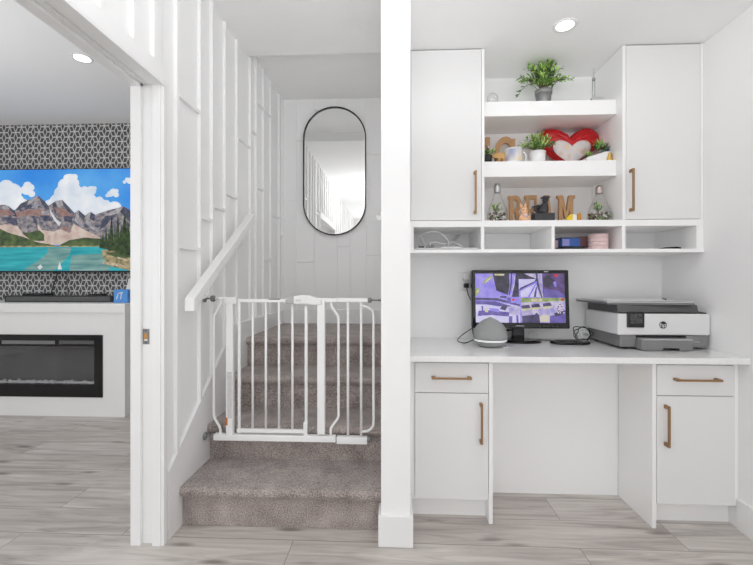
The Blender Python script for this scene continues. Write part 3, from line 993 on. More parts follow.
# soundbar
p0, p1 = at(8.5, 301, 3.50), at(115.5, 295.3, 3.50)
sb = thing('soundbar', 'long low black soundbar on the white mantel shelf', 'soundbar', ((p0.x + p1.x) / 2, 3.50, ztop))
bm = BM(); box(bm, p0.x, p1.x, 3.46, 3.54, ztop + .0005, ztop + .058); link('body', bm, M['blackmatte'], sb, .008, seg=3)
bm = BM(); box(bm, p0.x + .02, p1.x - .02, 3.457, 3.462, ztop + .008, ztop + .05); link('grille', bm, M['darkgrey'], sb, .002)
p = at(38, 295, 3.62)
bm = BM(); box(bm, p.x - .12, p.x + .10, 3.58, 3.68, ztop + .0005, ztop + .075); tag(link('set_top_box', bm, M['black'], None, .004, at_=(p.x, 3.63, ztop)), 'small black media box behind the left half of the soundbar', 'media box')
p = at(92, 295, 3.62)
bm = BM(); prism(bm, [(p.x - .10, 3.6, ztop + .001), (p.x + .12, 3.6, ztop + .001), (p.x + .11, 3.6, ztop + .072), (p.x - .02, 3.6, ztop + .068)], (0, .06, 0)); tag(link('media_box', bm, M['blackmatte'], None, .004, at_=(p.x, 3.63, ztop)), 'low black wedge-topped box behind the soundbar right end', 'media box')
# blue tissue box
p0, p1 = at(115.2, 302, 3.42), at(131, 289.5, 3.42)
bx = thing('tissue_box', 'bright blue tissue box with white marks on the mantel end', 'tissue box', ((p0.x + p1.x) / 2, 3.46, ztop))
bm = BM(); box(bm, p0.x, p0.x + .125, 3.40, 3.52, ztop + .0005, p1.z); link('carton', bm, M['bluebox'], bx, .003)
bm = BM()
zb_ = ztop + .03
for pts in ([(.022, .0), (.030, .0), (.048, .055), (.040, .055)], [(.040, .048), (.085, .055), (.085, .063), (.040, .056)], [(.060, .0), (.068, .0), (.074, .05), (.066, .05)]):
    prism(bm, [(p0.x + x, 3.3985, zb_ + z) for x, z in pts], (0, .002, 0))
link('white_mark', bm, M['whiteplastic'], bx)
p = at(126, 284, 3.60)
bm = BM(); lathe(bm, [(.03, .0005), (.034, .02), (.034, .10), (.02, .15), (.012, .17), (.012, .2), (.015, .21), (0, .212)], (p.x + .02, 3.62, ztop), 20)
tag(link('bottle', bm, M['potwhite'], None, at_=(p.x + .02, 3.62, ztop)), 'white bottle standing behind the blue tissue box', 'bottle')

# ------------------------------------------------------------------ desk alcove: cabinets
def handle_v(parent, x, yface, z0, z1, name='handle'):
    bm = BM()
    s = .0048
    box(bm, x - s, x + s, yface - .034, yface - .025, z0, z1)
    for a_, b2 in ((z0, z0 + .016), (z1 - .016, z1)):
        box(bm, x - s - .001, x + s + .001, yface - .030, yface - .0002, a_, b2)
    h = link(name, bm, M['brass'], parent, .0012)
    h['label'] = 'brass bar handle'
    return h
def handle_h(parent, x0, x1, yface, z, name='handle'):
    bm = BM()
    s = .0048
    box(bm, x0, x1, yface - .034, yface - .025, z - s, z + s)
    for a_, b2 in ((x0, x0 + .018), (x1 - .018, x1)):
        box(bm, a_, b2, yface - .031, yface - .0002, z - s - .001, z + s + .001)
    h = link(name, bm, M['brass'], parent, .0012)
    h['label'] = 'brass bar handle'
    return h

YU = 2.142
# upper cabinets
def upper(x0, x1, dx0, dx1, label, hx, hz0, hz1, fill=None):
    t = thing('wall_cabinet', label, 'cabinet', ((x0 + x1) / 2, YB - .01, 1.474))
    bm = BM()
    z0, z1 = 1.4742, ZD - .003
    box(bm, x0, dx0 - .002, YU, YB - .001, z0, z1); box(bm, dx1 + .002, x1, YU, YB - .001, z0, z1)
    box(bm, dx0 - .002, dx1 + .002, YU + .022, YB - .001, z0, z1)
    link('carcass', bm, M['melamine'], t, .0008)
    bm = BM(); box(bm, dx0, dx1, YU - .001, YU + .019, 1.476, 2.3815); d = link('door', bm, M['gloss'], t, .0012)
    handle_v(d, hx, YU - .001, hz0, hz1)
    bm = BM(); box(bm, dx0 - .0015, dx1 + .0015, YU + .004, YU + .02, 2.3825, ZD - .0005); link('top_gap_shade', bm, M['gap'], t)  # dark grey strip paints the shade in the slit above the door
    return t
ul = upper(.0745, .4799, .0916, .4631, 'tall white gloss wall cabinet left of the open shelves', at(475.8, 190, 2.112).x, at(476, 213.2, 2.112).z, at(476, 170.3, 2.112).z)
ur = upper(1.1927, XR - .001, 1.2116, 1.585, 'tall white gloss wall cabinet right of the open shelves', at(633.5, 190, 2.112).x, at(633, 210.8, 2.112).z, at(633, 168.2, 2.112).z)

# thick open shelves
for z0, z1, lb in ((2.049, 2.128, 'upper thick white shelf carrying the leafy plant in a grey pot'), (1.7195, 1.803, 'lower thick white shelf carrying the red heart cushion')):
    bm = BM(); box(bm, .4802, 1.1924, 2.20, YB - .0005, z0, z1)
    tag(link('shelf', bm, M['melamine'], None, .0015, at_=(.836, 2.33, z0)), lb, 'shelf')
Z1, Z2, Z3 = 2.128, 1.803, 1.4737   # standing heights on the three levels
Y1 = 2.20

# row of four open pigeonholes under the wall cabinets
pg = thing('pigeonhole_shelf', 'white row of four open pigeonholes above the monitor', 'shelf', (.84, 2.3, 1.303))
bm = BM(); box(bm, .0745, XR - .001, YU - .002, YB - .001, 1.4405, 1.4735); link('top_board', bm, M['melamine'], pg, .001)
bm = BM(); box(bm, .0745, XR - .001, YU - .004, YB - .001, 1.303, 1.3215); link('bottom_board', bm, M['melamine'], pg, .001)
for a_, b2 in ((.0746, .106), (1.566, XR - .0011)):
    bm = BM(); box(bm, a_, b2, YU - .001, YB - .001, 1.3216, 1.4404); link('end_panel', bm, M['melamine'], pg, .0008)
for a_, b2 in ((.4616, .4783), (.8281, .8446), (1.1902, 1.2075)):
    bm = BM(); box(bm, a_, b2, YU - .001, YB - .001, 1.3216, 1.4404); link('divider', bm, M['melamine'], pg, .0008)

# countertop
bm = BM(); box(bm, NX1 + .002, XR - .001, 1.869, YB - .001, .7775, .805)
tag(link('countertop', bm, M['quartz'], None, .002, at_=(.84, 2.17, .7775)), 'pale speckled quartz countertop running the width of the alcove', 'countertop')

# base cabinets
YD = 1.92
def base(px0, px1, dx0, dx1, side, label):
    """dx0..dx1 the drawer/door width; side +1: panel on the right"""
    t = thing('base_cabinet', label, 'cabinet', ((dx0 + dx1) / 2, 2.05, 0))
    xb = 2.205
    bm = BM(); box(bm, dx0 - .001, dx1 + .001, YD + .021, xb, .11, .777); link('carcass', bm, M['melamine'], t)
    bm = BM(); box(bm, px0, px1, YD, xb, .0005, .777); link('side_panel', bm, M['melamine'], t, .001)
    if side > 0:
        bm = BM(); box(bm, NX1 + .002, dx0 - .0015, YD + .012, YD + .03, .105, .777)
        f0, f1 = NX1 + .013, px0
    else:
        bm = BM(); box(bm, dx1 + .0015, XR - .001, YD + .012, YD + .03, .105, .777)
        f0, f1 = px1, XR - .001
    link('filler_strip', bm, M['melamine'], t, .0008)
    bm = BM(); box(bm, f0, f1, 1.988, 2.0, .0005, .11); link('toe_kick', bm, M['melamine'], t)
    bm = BM(); box(bm, dx0, dx1, YD, YD + .019, .622, .7625); d = link('drawer', bm, M['gloss'], t, .0012)
    bm = BM(); box(bm, dx0, dx1, YD, YD + .019, .114, .6185); e = link('door', bm, M['gloss'], t, .0012)
    return t, d, e
bl, dl, el = base(.4505, .469, .1012, .448, 1, 'white base cabinet under the left end of the counter')
br_, dr_, er = base(1.2045, 1.2232, 1.226, 1.5764, -1, 'white base cabinet under the right end of the counter by the wall')
handle_h(dl, at(432, 378.5, YD - .03).x, at(472, 378.5, YD - .03).x, YD, at(450, 378.6, YD - .03).z)
handle_v(el, at(482, 420, YD - .03).x, YD, at(482, 444.8, YD - .03).z, at(482, 404.2, YD - .03).z)
handle_h(dr_, at(677.5, 380.5, YD - .03).x, at(723, 380.5, YD - .03).x, YD, at(700, 380.7, YD - .03).z)
handle_v(er, at(669.3, 420, YD - .03).x, YD, at(669, 448, YD - .03).z, at(669, 406.5, YD - .03).z)
bm = BM(); box(bm, .4692, 1.2043, 2.206, 2.222, .0005, .777)
tag(link('modesty_panel', bm, M['melamine'], None, at_=(.84, 2.214, 0)), 'plain white panel closing the back of the knee space', 'panel')

# ------------------------------------------------------------------ monitor
CT = .8055
MY = 2.30
p = at(521.3, 300, MY)
mw, mh = .548, .333
mzb = at(521, 328.9, MY).z
mo = thing('monitor', 'black desktop monitor showing four security camera views', 'monitor', (p.x, MY + .03, CT))
mxc = p.x
bm = BM(); box(bm, mxc - mw / 2, mxc + mw / 2, MY, MY + .045, mzb, mzb + mh); cs = link('casing', bm, M['black'], mo, .006)
sx0, sx1 = mxc - mw / 2 + .020, mxc + mw / 2 - .026
sz0, sz1 = mzb + .033, mzb + mh - .020
scols = [((140, 126, 235), (176, 164, 248)), ((48, 44, 62), (78, 72, 96)), ((206, 200, 250), (232, 228, 255)), ((96, 84, 160), (124, 110, 190)), ((120, 140, 96), (176, 190, 120)),
         ((210, 50, 40), (226, 70, 60)), ((84, 66, 110), (112, 88, 150)), ((156, 150, 214), (222, 210, 236)), ((62, 56, 90), (92, 84, 128)), ((196, 190, 150), (228, 220, 190))]
smats = [screen_mat('camera_view_%s' % n_, a_, b2, 26, .95) for n_, (a_, b2) in zip(('violet', 'charcoal', 'pale', 'indigo', 'green', 'red', 'plum', 'mixed', 'slate', 'sand'), scols)]
bm = BM()
lay2 = [0]
def S(pts, mi):
    lay2[0] += 1
    y = MY - .0006 - .00012 * lay2[0]
    poly(bm, [(sx0 + (sx1 - sx0) * min(max((x - 40) / 632, 0), 1), y, sz1 - (sz1 - sz0) * min(max((yy - 68) / 350, 0), 1)) for x, yy in pts], mi)
S([(40, 68), (672, 68), (672, 418), (40, 418)], 0)
# upper left view
S([(165, 68), (345, 68), (350, 235), (300, 235), (230, 205), (190, 190)], 1)
S([(282, 68), (330, 68), (325, 120), (300, 235), (270, 235), (285, 150)], 0)
S([(295, 68), (305, 68), (300, 150), (282, 225), (276, 225), (290, 150)], 8)
S([(318, 85), (326, 85), (320, 150), (296, 230), (288, 230), (312, 150)], 7)
S([(95, 125), (150, 82), (165, 95), (105, 145)], 4)
S([(105, 130), (150, 95), (155, 100), (112, 138)], 9)
S([(40, 180), (60, 165), (76, 195), (40, 235)], 4)
S([(48, 190), (60, 180), (66, 195), (46, 215)], 9)
S([(175, 70), (250, 70), (245, 84), (180, 82)], 9)
S([(215, 230), (262, 230), (262, 242), (215, 242)], 8)
# upper right views
S([(345, 68), (505, 68), (480, 120), (350, 190)], 1)
S([(350, 108), (470, 108), (460, 125), (360, 170), (350, 185)], 2)
S([(360, 195), (468, 140), (410, 235), (362, 235)], 2)
S([(425, 235), (472, 150), (500, 235)], 2)
S([(452, 235), (470, 165), (478, 165), (470, 235)], 8)
S([(385, 68), (470, 68), (475, 95), (470, 105)], 7)
S([(480, 68), (520, 68), (520, 240), (490, 240), (485, 150)], 7)
S([(470, 68), (482, 68), (490, 140), (515, 240), (505, 240), (478, 150)], 8)
S([(515, 68), (672, 68), (672, 240), (520, 240)], 6)
S([(520, 95), (560, 80), (600, 120), (560, 170), (525, 160)], 1)
S([(525, 175), (620, 190), (672, 220), (672, 240), (522, 240)], 3)
S([(590, 130), (612, 125), (615, 165), (600, 160)], 0)
S([(598, 74), (630, 74), (625, 90), (605, 92)], 5)
# lower left view
S([(40, 240), (200, 245), (355, 290), (355, 300), (200, 262), (40, 258)], 8)
S([(40, 262), (180, 268), (355, 305), (355, 418), (40, 418)], 2)
S([(40, 262), (180, 268), (300, 300), (260, 310), (120, 290), (40, 290)], 3)
S([(60, 335), (150, 330), (280, 345), (275, 375), (150, 365), (55, 372)], 3)
S([(80, 300), (92, 300), (96, 345), (84, 345)], 3)
S([(105, 318), (128, 318), (128, 345), (105, 345)], 9)
S([(135, 312), (205, 322), (205, 345), (140, 335)], 0)
S([(210, 322), (235, 292), (272, 298), (248, 332)], 8)
S([(262, 305), (350, 300), (352, 360), (290, 368)], 7)
S([(275, 372), (300, 372), (298, 418), (272, 418)], 3)
S([(325, 365), (340, 365), (342, 418), (328, 418)], 3)
S([(264, 240), (290, 240), (290, 285), (268, 280)], 3)
S([(290, 240), (345, 240), (355, 282), (292, 280)], 0)
S([(297, 248), (316, 248), (316, 262), (297, 262)], 5)
# lower right view
S([(360, 242), (672, 242), (672, 418), (366, 418)], 7)
S([(360, 242), (672, 242), (672, 262), (520, 270), (360, 275)], 4)
S([(430, 250), (512, 246), (512, 268), (440, 272)], 9)
for i, (x, y) in enumerate(((362, 290), (432, 282), (512, 274))):
    S([(x, y + 8), (x + 55, y), (x + 66, y + 24), (x + 6, y + 30)], 8)
    S([(x + 4, y + 30), (x + 68, y + 24), (x + 70, y + 38), (x + 8, y + 46)], 9)
S([(366, 370), (455, 362), (470, 345), (488, 368), (492, 418), (368, 418)], 8)
S([(488, 370), (556, 366), (558, 384), (492, 386)], 9)
S([(494, 392), (556, 390), (558, 408), (498, 410)], 9)
S([(560, 370), (672, 350), (672, 418), (562, 418)], 3)
S([(590, 350), (672, 330), (672, 352), (600, 372)], 1)
for k in range(26):
    x, y = random.uniform(585, 665), random.uniform(280, 345)
    S([(x, y), (x + 10, y - 3), (x + 12, y + 6), (x + 3, y + 9)], random.choice([2, 9, 6, 7]))
S([(636, 246), (665, 246), (660, 262), (644, 258)], 5)
S([(355, 68), (359, 68), (363, 418), (359, 418)], 2) if False else None
link('screen', bm, smats, mo)
bm = text_mesh('SAMSUNG', .0105, (mxc - .005, MY - .0012, mzb + .0145), (1, 0, 0), (0, 0, 1)); link('lettering', bm, M['silver'], cs)
bm = BM()
for k in range(5):
    box(bm, mxc + .10 + k * .024, mxc + .112 + k * .024, MY - .0012, MY + .001, mzb + .012, mzb + .015)
link('button', bm, M['darkgrey'], cs)
bm = BM(); box(bm, mxc + .135, mxc + .16, MY - .001, MY + .001, mzb + mh - .012, mzb + mh - .007); link('badge', bm, M['silver'], cs)
bm = BM()
prism(bm, [(mxc - .035, MY + .05, CT + .012), (mxc + .035, MY + .05, CT + .012), (mxc + .03, MY + .045, mzb + .09), (mxc - .03, MY + .045, mzb + .09)], (0, .02, 0)); link('neck', bm, M['black'], mo, .003)
bm = BM()
n_ = 40
bot = [bm.verts.new((mxc + .118 * math.cos(2 * PI * k / n_), MY + .025 + .085 * math.sin(2 * PI * k / n_), CT)) for k in range(n_)]
mid = [bm.verts.new((mxc + .118 * math.cos(2 * PI * k / n_), MY + .025 + .085 * math.sin(2 * PI * k / n_), CT + .008)) for k in range(n_)]
top = [bm.verts.new((mxc + .10 * math.cos(2 * PI * k / n_), MY + .025 + .07 * math.sin(2 * PI * k / n_), CT + .014)) for k in range(n_)]
bm.faces.new(bot[::-1]); bm.faces.new(top)
for a_, b2 in ((bot, mid), (mid, top)):
    for k in range(n_):
        bm.faces.new((a_[k], a_[(k + 1) % n_], b2[(k + 1) % n_], b2[k]))
link('base', bm, M['black'], mo)

for o in mo.children:
    if o.name.startswith(('casing', 'screen')):
        o.rotation_euler.x = -.065

# smart speaker with pointed top
p = at(490.3, 344, 2.16)
spk = thing('smart_speaker', 'grey onion-shaped speaker with a white light ring before the monitor', 'speaker', (p.x, 2.16, CT))
rr = .0885
prof_low = [(.0, .0), (.045, .0), (.060, .004), (.074, .016), (.0838, .030)]
bm = BM(); lathe(bm, prof_low + [(.080, .031), (0, .031)], (p.x, 2.16, CT), 40); link('bottom_shell', bm, M['fabricgrey'], spk)
bm = BM(); lathe(bm, [(.0, .0312), (.0842, .0312), (.0868, .0365), (.0872, .0395), (0, .0395)], (p.x, 2.16, CT), 40); link('light_ring', bm, M['ledring'], spk)
bm = BM(); lathe(bm, [(.0, .0398), (.0872, .0398), (.0882, .052), (.0875, .066), (.0845, .082), (.078, .099), (.068, .114), (.054, .128), (.038, .1385), (.024, .146), (.013, .152), (.006, .156), (0, .1575)], (p.x, 2.16, CT), 40)
link('fabric_dome', bm, M['fabricgrey'], spk)
bm = BM()
tube(bm, smooth_path([(p.x - .08, 2.20, CT + .028), (p.x - .12, 2.24, CT + .004), (at(457.5, 339, 2.33).x, 2.33, CT + .004), (at(463, 334, 2.40).x, 2.40, CT + .03), (at(475, 327, 2.42).x, 2.42, CT + .075)], 8), .0028)
tag(link('speaker_cable', bm, M['black'], None, at_=(p.x - .12, 2.24, CT)), 'thin black cable looping left behind the grey speaker', 'cable')
bm = BM()
tube(bm, smooth_path([(p.x + .052, 2.10, CT + .0022), (p.x + .075, 2.115, CT + .0022), (p.x + .088, 2.15, CT + .0022), (p.x + .092, 2.20, CT + .0022), (p.x + .10, 2.26, CT + .004)], 8), .0017)
tag(link('speaker_cable', bm, M['whiteplastic'], None, at_=(p.x + .1, 2.1, CT)), 'thin pale cable curling on the counter right of the grey speaker', 'cable')

# wall socket and its plug
p = at(463.6, 282, YB)
so = thing('wall_socket', 'white wall socket left of the monitor with plugs in it', 'socket', (p.x, YB, p.z))
bm = BM(); box(bm, p.x - .034, p.x + .034, YB - .007, YB - .0005, p.z - .058, p.z + .058); link('faceplate', bm, M['whiteplastic'], so, .003)
for dz in (-.025, .025):
    bm = BM()
    box(bm, p.x - .017, p.x + .017, YB - .0085, YB - .006, p.z + dz - .014, p.z + dz + .014)
    link('receptacle', bm, M['paper'], so, .002)
pz = p
ad = thing('plug_adapter', 'white plug adapter in the wall socket left of the monitor', 'plug', (p.x + .012, YB - .03, p.z + .03))
bm = BM(); box(bm, p.x - .005, p.x + .032, YB - .045, YB - .0087, p.z + .012, p.z + .056); link('body', bm, M['whiteplastic'], ad, .008, seg=3)
bm = BM(); tube(bm, smooth_path([(p.x + .03, YB - .03, p.z + .05), (p.x + .045, YB - .03, p.z + .03), (p.x + .04, YB - .02, p.z - .12), (p.x + .055, YB - .02, p.z - .30)]), .002); link('lead', bm, M['whiteplastic'], ad)
pl = thing('plug', 'small black plug with black lead below the white adapter', 'plug', (p.x + .012, YB - .03, p.z - .02))
bm = BM(); box(bm, p.x - .002, p.x + .026, YB - .040, YB - .0087, p.z - .035, p.z - .008); link('body', bm, M['blackmatte'], pl, .005)
bm = BM(); tube(bm, smooth_path([(p.x + .012, YB - .036, p.z - .03), (p.x + .02, YB - .035, p.z - .07), (p.x + .045, YB - .03, p.z - .14), (p.x + .05, YB - .03, p.z - .30), (p.x + .07, YB - .06, CT + .006)], 6), .003); link('lead', bm, M['blackmatte'], pl)
# monitor cables bunched under the screen
def coil(c, rx, rz, turns, r, jit, seed, ry=.02):
    rd = random.Random(seed)
    pts = []
    for k in range(turns * 9):
        a_ = 2 * PI * k / 9
        pts.append((c[0] + rx * math.cos(a_) * (1 + rd.uniform(-jit, jit)), c[1] + rd.uniform(-ry, ry), c[2] + rz + rz * math.sin(a_) * (1 + rd.uniform(-jit * .4, jit * .2)) + r))
    bm = BM(); tube(bm, smooth_path(pts, 4), r, 6)
    return bm
p = at(514, 339, 2.27)
tag(link('monitor_cable', coil((p.x + .02, 2.425, CT), .045, .026, 3, .0032, .3, 3), M['black'], None, at_=(p.x, 2.425, CT)), 'black cable bunched behind the foot of the monitor', 'cable')
tag(link('monitor_cable', coil((p.x - .10, 2.26, CT + .004), .020, .024, 2, .0032, .25, 5, .012), M['blackmatte'], None, at_=(p.x - .1, 2.26, CT)), 'black cable loop standing between grey speaker and monitor foot', 'cable')
tag(link('monitor_cable', coil((at(530, 335, 2.41).x + .02, 2.43, CT), .026, .022, 2, .002, .25, 9), M['paper'], None, at_=(p.x + .1, 2.43, CT)), 'pale cable loop behind the monitor stand', 'cable')
# black flat box with cables right of the monitor
p0, p1 = at(553, 341, 2.26), at(591, 341, 2.26)
fb = thing('power_strip', 'low flat black box between the monitor and the printer', 'power strip', ((p0.x + p1.x) / 2, 2.27, CT))
bm = BM()
cx_, cy_, hw, hd = (p0.x + p1.x) / 2 - .01, 2.265, .105, .055
pts = []
for k in range(32):
    a_ = 2 * PI * k / 32
    c, s = math.cos(a_), math.sin(a_)
    pts.append((cx_ + hw * math.copysign(abs(c) ** .6, c), cy_ + hd * math.copysign(abs(s) ** .8, s), CT))
prism(bm, pts, (0, 0, .016)); link('body', bm, M['black'], fb, .004)
bm = BM(); box(bm, cx_ - .07, cx_ + .06, cy_ - .02, cy_ + .02, CT + .0155, CT + .0185); link('top_plate', bm, M['blackmatte'], fb, .002)
tag(link('printer_cable', coil((at(582, 330, 2.36).x, 2.36, CT), .048, .040, 3, .0026, .3, 11, .03), M['black'], None, at_=(at(582, 330, 2.36).x, 2.36, CT)), 'black cable coiled against the left side of the printer', 'cable')
tag(link('printer_cable', coil((at(586, 332, 2.32).x, 2.34, CT + .018), .022, .020, 2, .0022, .3, 13, .012), M['paper'], None, at_=(at(586, 332, 2.32).x, 2.32, CT)), 'pale grey cable curled over the flat black box', 'cable')
bm = BM(); tube(bm, smooth_path([(mxc + .10, 2.40, CT + .0035), (mxc + .17, 2.37, CT + .0035), (mxc + .26, 2.38, CT + .0035), (mxc + .33, 2.40, CT + .0035)]), .003)
tag(link('monitor_cable', bm, M['blackmatte'], None, at_=(mxc + .2, 2.38, CT)), 'black cable lying flat along the wall behind the flat black box', 'cable')

# ------------------------------------------------------------------ printer
PF, PB = 2.09, 2.44
px0, px1 = 1.141, 1.597
def zp(py, Y=PF, px=660):
    return at(px, py, Y).z
pr = thing('printer', 'white and grey inkjet printer at the right end of the counter', 'printer', ((px0 + px1) / 2, 2.26, CT))
zb0, zb1, zw1 = zp(347.8), zp(335.2), zp(313.9)
for x in (px0 + .04, px1 - .06):
    for y in (PF + .04, PB - .06):
        bm = BM()
        box(bm, x, x + .03, y, y + .03, CT, zb0)
        link('foot', bm, M['blackmatte'], pr)
bm = BM(); box(bm, px0 + .012, px1 - .006, PF + .004, PB, zb0, zb1); bs = link('base', bm, M['midgrey'], pr, .008)
bm = BM(); box(bm, px0, px1, PF, PB - .002, zb1, zw1); hs = link('housing', bm, M['printerwhite'], pr, .006, seg=3)
hs['label'] = 'white printer housing'
p0, p1 = at(636.5, 340, PF), at(686, 335.8, PF)
bm = BM(); box(bm, p0.x, p1.x, PF - .001, PF + .01, zb1 - .014, zb1 - .001)
for k in range(6):
    x = p0.x + .03 + k * .036
    box(bm, x, x + .014, PF - .004, PF + .006, zb1 - .008, zb1 - .0015)
link('paper_slot', bm, M['black'], pr)
p0, p1 = at(641.5, 345, 2.045), at(693.5, 345, 2.045)
zt0, zt1 = CT + .002, at(660, 340.2, 2.045).z
bm = BM()
prism(bm, [(p0.x, 2.045, zt1), (p0.x, 2.045, zt0 + .004), (p0.x + .01, 2.045, zt0), (p0.x + .105, 2.045, zt0), (p0.x + .105, 2.045, zt0 + .012), (p0.x + .185, 2.045, zt0 + .012), (p0.x + .185, 2.045, zt0), (p1.x - .01, 2.045, zt0), (p1.x, 2.045, zt0 + .004), (p1.x, 2.045, zt1)], (0, .05, 0))
tr_ = link('paper_tray', bm, M['midgrey'], pr, .003)
bm = BM(); box(bm, p0.x + .004, p1.x - .004, 2.042, 2.10, zt1 - .001, zt1 + .006); link('tray_lid', bm, M['silver'], tr_, .002)
# control panel
p0, p1 = at(626.6, 327.5, PF), at(643.8, 312.6, PF)
bm = BM(); box(bm, p0.x, p1.x, PF - .008, PF + .004, p0.z, p1.z + .004); cp = link('control_panel', bm, M['black'], pr, .004)
bm = BM(); box(bm, p0.x + .014, p1.x - .012, PF - .0095, PF - .007, p0.z + .022, p1.z - .006); link('display', bm, screen_mat('panel_display', (60, 60, 62), (150, 150, 152), 120, .3), cp)
# round logo
c = at(663, 325, PF)
bm = BM()
R0, R1 = .0185, .0165
lathe(bm, [(0, 0), (R0, 0), (R0, .0012), (0, .0012)], (c.x, PF - .001, c.z), 36, axis='y'); lg = link('logo', bm, M['blackmatte'], hs)
bm = text_mesh('hp', .033, (c.x - .0005, PF - .0014, c.z - .001), (1, 0, 0), (.22, 0, 1), .0005); link('logo_letters', bm, M['printerwhite'], lg)
bm = BM(); box(bm, p1.x + .235, p1.x + .275, PF + .002, PF + .0045, zb0 + .028, zb0 + .032); box(bm, p1.x + .225, p1.x + .232, PF + .002, PF + .0045, zb0 + .016, zb0 + .022); link('badge', bm, M['silver'], bs)
# scanner lid
zl = zp(304.8, PF + .03)
bm = BM()
prism(bm, [(px0 + .012, PF + .035, zw1), (px0 + .012, PF + .02, zw1 + .006), (px0 + .012, PF + .03, zl), (px0 + .012, PB - .01, zl), (px0 + .012, PB - .005, zw1)], (px1 - px0 - .055, 0, 0))
ld = link('scanner_lid', bm, M['darkgrey'], pr, .003)
bm = BM(); prism(bm, [(px0 + .02, PF + .012, zw1), (px0 + .02, PF + .012, zw1 + .006), (px0 + .02, PF + .06, zw1 + .009), (px0 + .02, PB - .02, zw1 + .009), (px0 + .02, PB - .02, zw1)], (px1 - px0 - .03, 0, 0)); link('rim', bm, M['blackmatte'], pr, .002)
# laptop with papers on the lid
lt = thing('laptop', 'closed silver laptop lying on top of the printer', 'laptop', (1.31, 2.27, zl))
zL = zl + .0005
quad = [(1.10, 2.12), (1.515, 2.085), (1.545, 2.36), (1.085, 2.44)]
bm = BM(); prism(bm, [(x + .006, y + .004, zL) for x, y in quad], (0, 0, .009)); link('keyboard_base', bm, M['midgrey'], lt, .002)
bm = BM(); prism(bm, [(x, y, zL + .0095) for x, y in quad], (0, 0, .008)); link('screen_lid', bm, M['silver'], lt, .002)
ZP = zL + .0178
for k, (x0, y0_, x1_, y1_, rot, lb) in enumerate(((1.13, 2.15, 1.34, 2.40, .05, 'white paper sheet lying on the left of the silver laptop'), (1.27, 2.12, 1.47, 2.37, -.12, 'white paper sheet lying on the right of the silver laptop'))):
    c = Vector(((x0 + x1_) / 2, (y0_ + y1_) / 2, ZP + .0012 * k))
    bm = BM(); obox(bm, c + Vector((0, 0, .0008)), (math.cos(rot), math.sin(rot), 0), (-math.sin(rot), math.cos(rot), 0), (0, 0, 1), x1_ - x0, y1_ - y0_, .001)
    tag(link('paper_sheet', bm, M['paper'], None, at_=c), lb, 'paper', 'loose papers on the laptop')
bm = BM(); tube(bm, [(1.45, 2.20, ZP + .006), (1.50, 2.30, ZP + .006)], .004, 8)
tag(link('pen', bm, M['darkgrey'], None, at_=(1.47, 2.25, ZP)), 'dark pen lying on the papers above the printer', 'pen')

# ------------------------------------------------------------------ plants
def leaf(bm, p, d, up, L_, W, mi):
    d = d.normalized()
    s = d.cross(up)
    if s.length < 1e-3:
        s = d.orthogonal()
    s.normalize()
    nrm = s.cross(d).normalized()
    m1 = p + d * L_ * .45 + nrm * L_ * .05
    tip = p + d * L_ - nrm * L_ * .08
    v0 = bm.verts.new(p); v3 = bm.verts.new(tip); vm = bm.verts.new(m1 - nrm * W * .12)
    va = bm.verts.new(m1 + s * W / 2); vb = bm.verts.new(m1 - s * W / 2)
    for f in ((v0, va, vm), (v0, vm, vb), (va, v3, vm), (vm, v3, vb)):
        fc = bm.faces.new(f); fc.material_index = mi; fc.smooth = True

def bush(bms, bml, base, n, spread, h, ll, lw, rd, tones=(0, 1), per=9, droop=.0, xs=1.0, ys=.6, bias=0):
    base = Vector(base)
    for k in range(n):
        a_ = 2 * PI * k / n + rd.uniform(-.3, .3)
        q = math.sqrt(rd.uniform(.03, 1))
        hh = h * (1 - .55 * q * q) * rd.uniform(.8, 1.08)
        end = base + Vector((math.cos(a_) * spread * q * xs + bias * q, math.sin(a_) * spread * q * ys, hh))
        mid = base + Vector((math.cos(a_) * spread * q * .35 * xs, math.sin(a_) * spread * q * .35 * ys, hh * .62))
        end.z -= droop * q * q
        path = smooth_path([base + Vector((rd.uniform(-.01, .01), rd.uniform(-.01, .01), 0)), mid, end], 5)
        tube(bms, path, .0012, 4)
        for j in range(per):
            f = .25 + .75 * (j + 1) / per
            i = min(int(f * (len(path) - 1)), len(path) - 2)
            pt = path[i].lerp(path[i + 1], f * (len(path) - 1) - i) if i + 1 < len(path) else path[-1]
            d = (path[i + 1] - path[i]).normalized()
            side = d.cross(Vector((rd.uniform(-1, 1), rd.uniform(-1, 1), .3))).normalized()
            dd = d * .75 + side * (1 if j % 2 else -1) * .75 + Vector((0, 0, .15))
            leaf(bml, pt, dd, Vector((rd.uniform(-.5, .5), -.7, rd.uniform(.3, 1))), ll * rd.uniform(.75, 1.15), lw * rd.uniform(.8, 1.1), rd.choice(tones))

# big plant in grey pot on the top shelf
yy = 2.295
p = at(543.5, 98, yy)
sc = yy / 400
pt = thing('potted_plant', 'bushy green plant in a grey pot on the top shelf', 'plant', (p.x, yy, Z1))
zr = at(543, 87.2, yy - .045).z
zr2 = at(543, 91.3, yy - .045).z
bm = BM()
lathe(bm, [(.036, .0005), (.0385, .02), (.0415, zr2 - Z1), (.0455, zr2 - Z1 + .001), (.0475, zr - Z1), (.044, zr - Z1), (.042, zr - Z1 - .012), (0, zr - Z1 - .012)], (p.x, yy, Z1), 32)
link('pot', bm, M['potgrey'], pt)
bs_, bl_ = BM(), BM()
rd = random.Random(4)
bush(bs_, bl_, (p.x, yy, zr - .012), 66, .135, .20, .028, .0125, rd, (0, 0, 1, 1, 1, 2), 12, .02, xs=1.0, ys=.5)
for k in range(3):
    path = smooth_path([(p.x - .02, yy, zr - .005), (p.x - .08, yy - .02, zr + .03), (p.x - .13, yy - .03, zr - .005), (p.x - .148, yy - .03, zr - .035)], 5)
tube(bs_, path, .0013, 4)
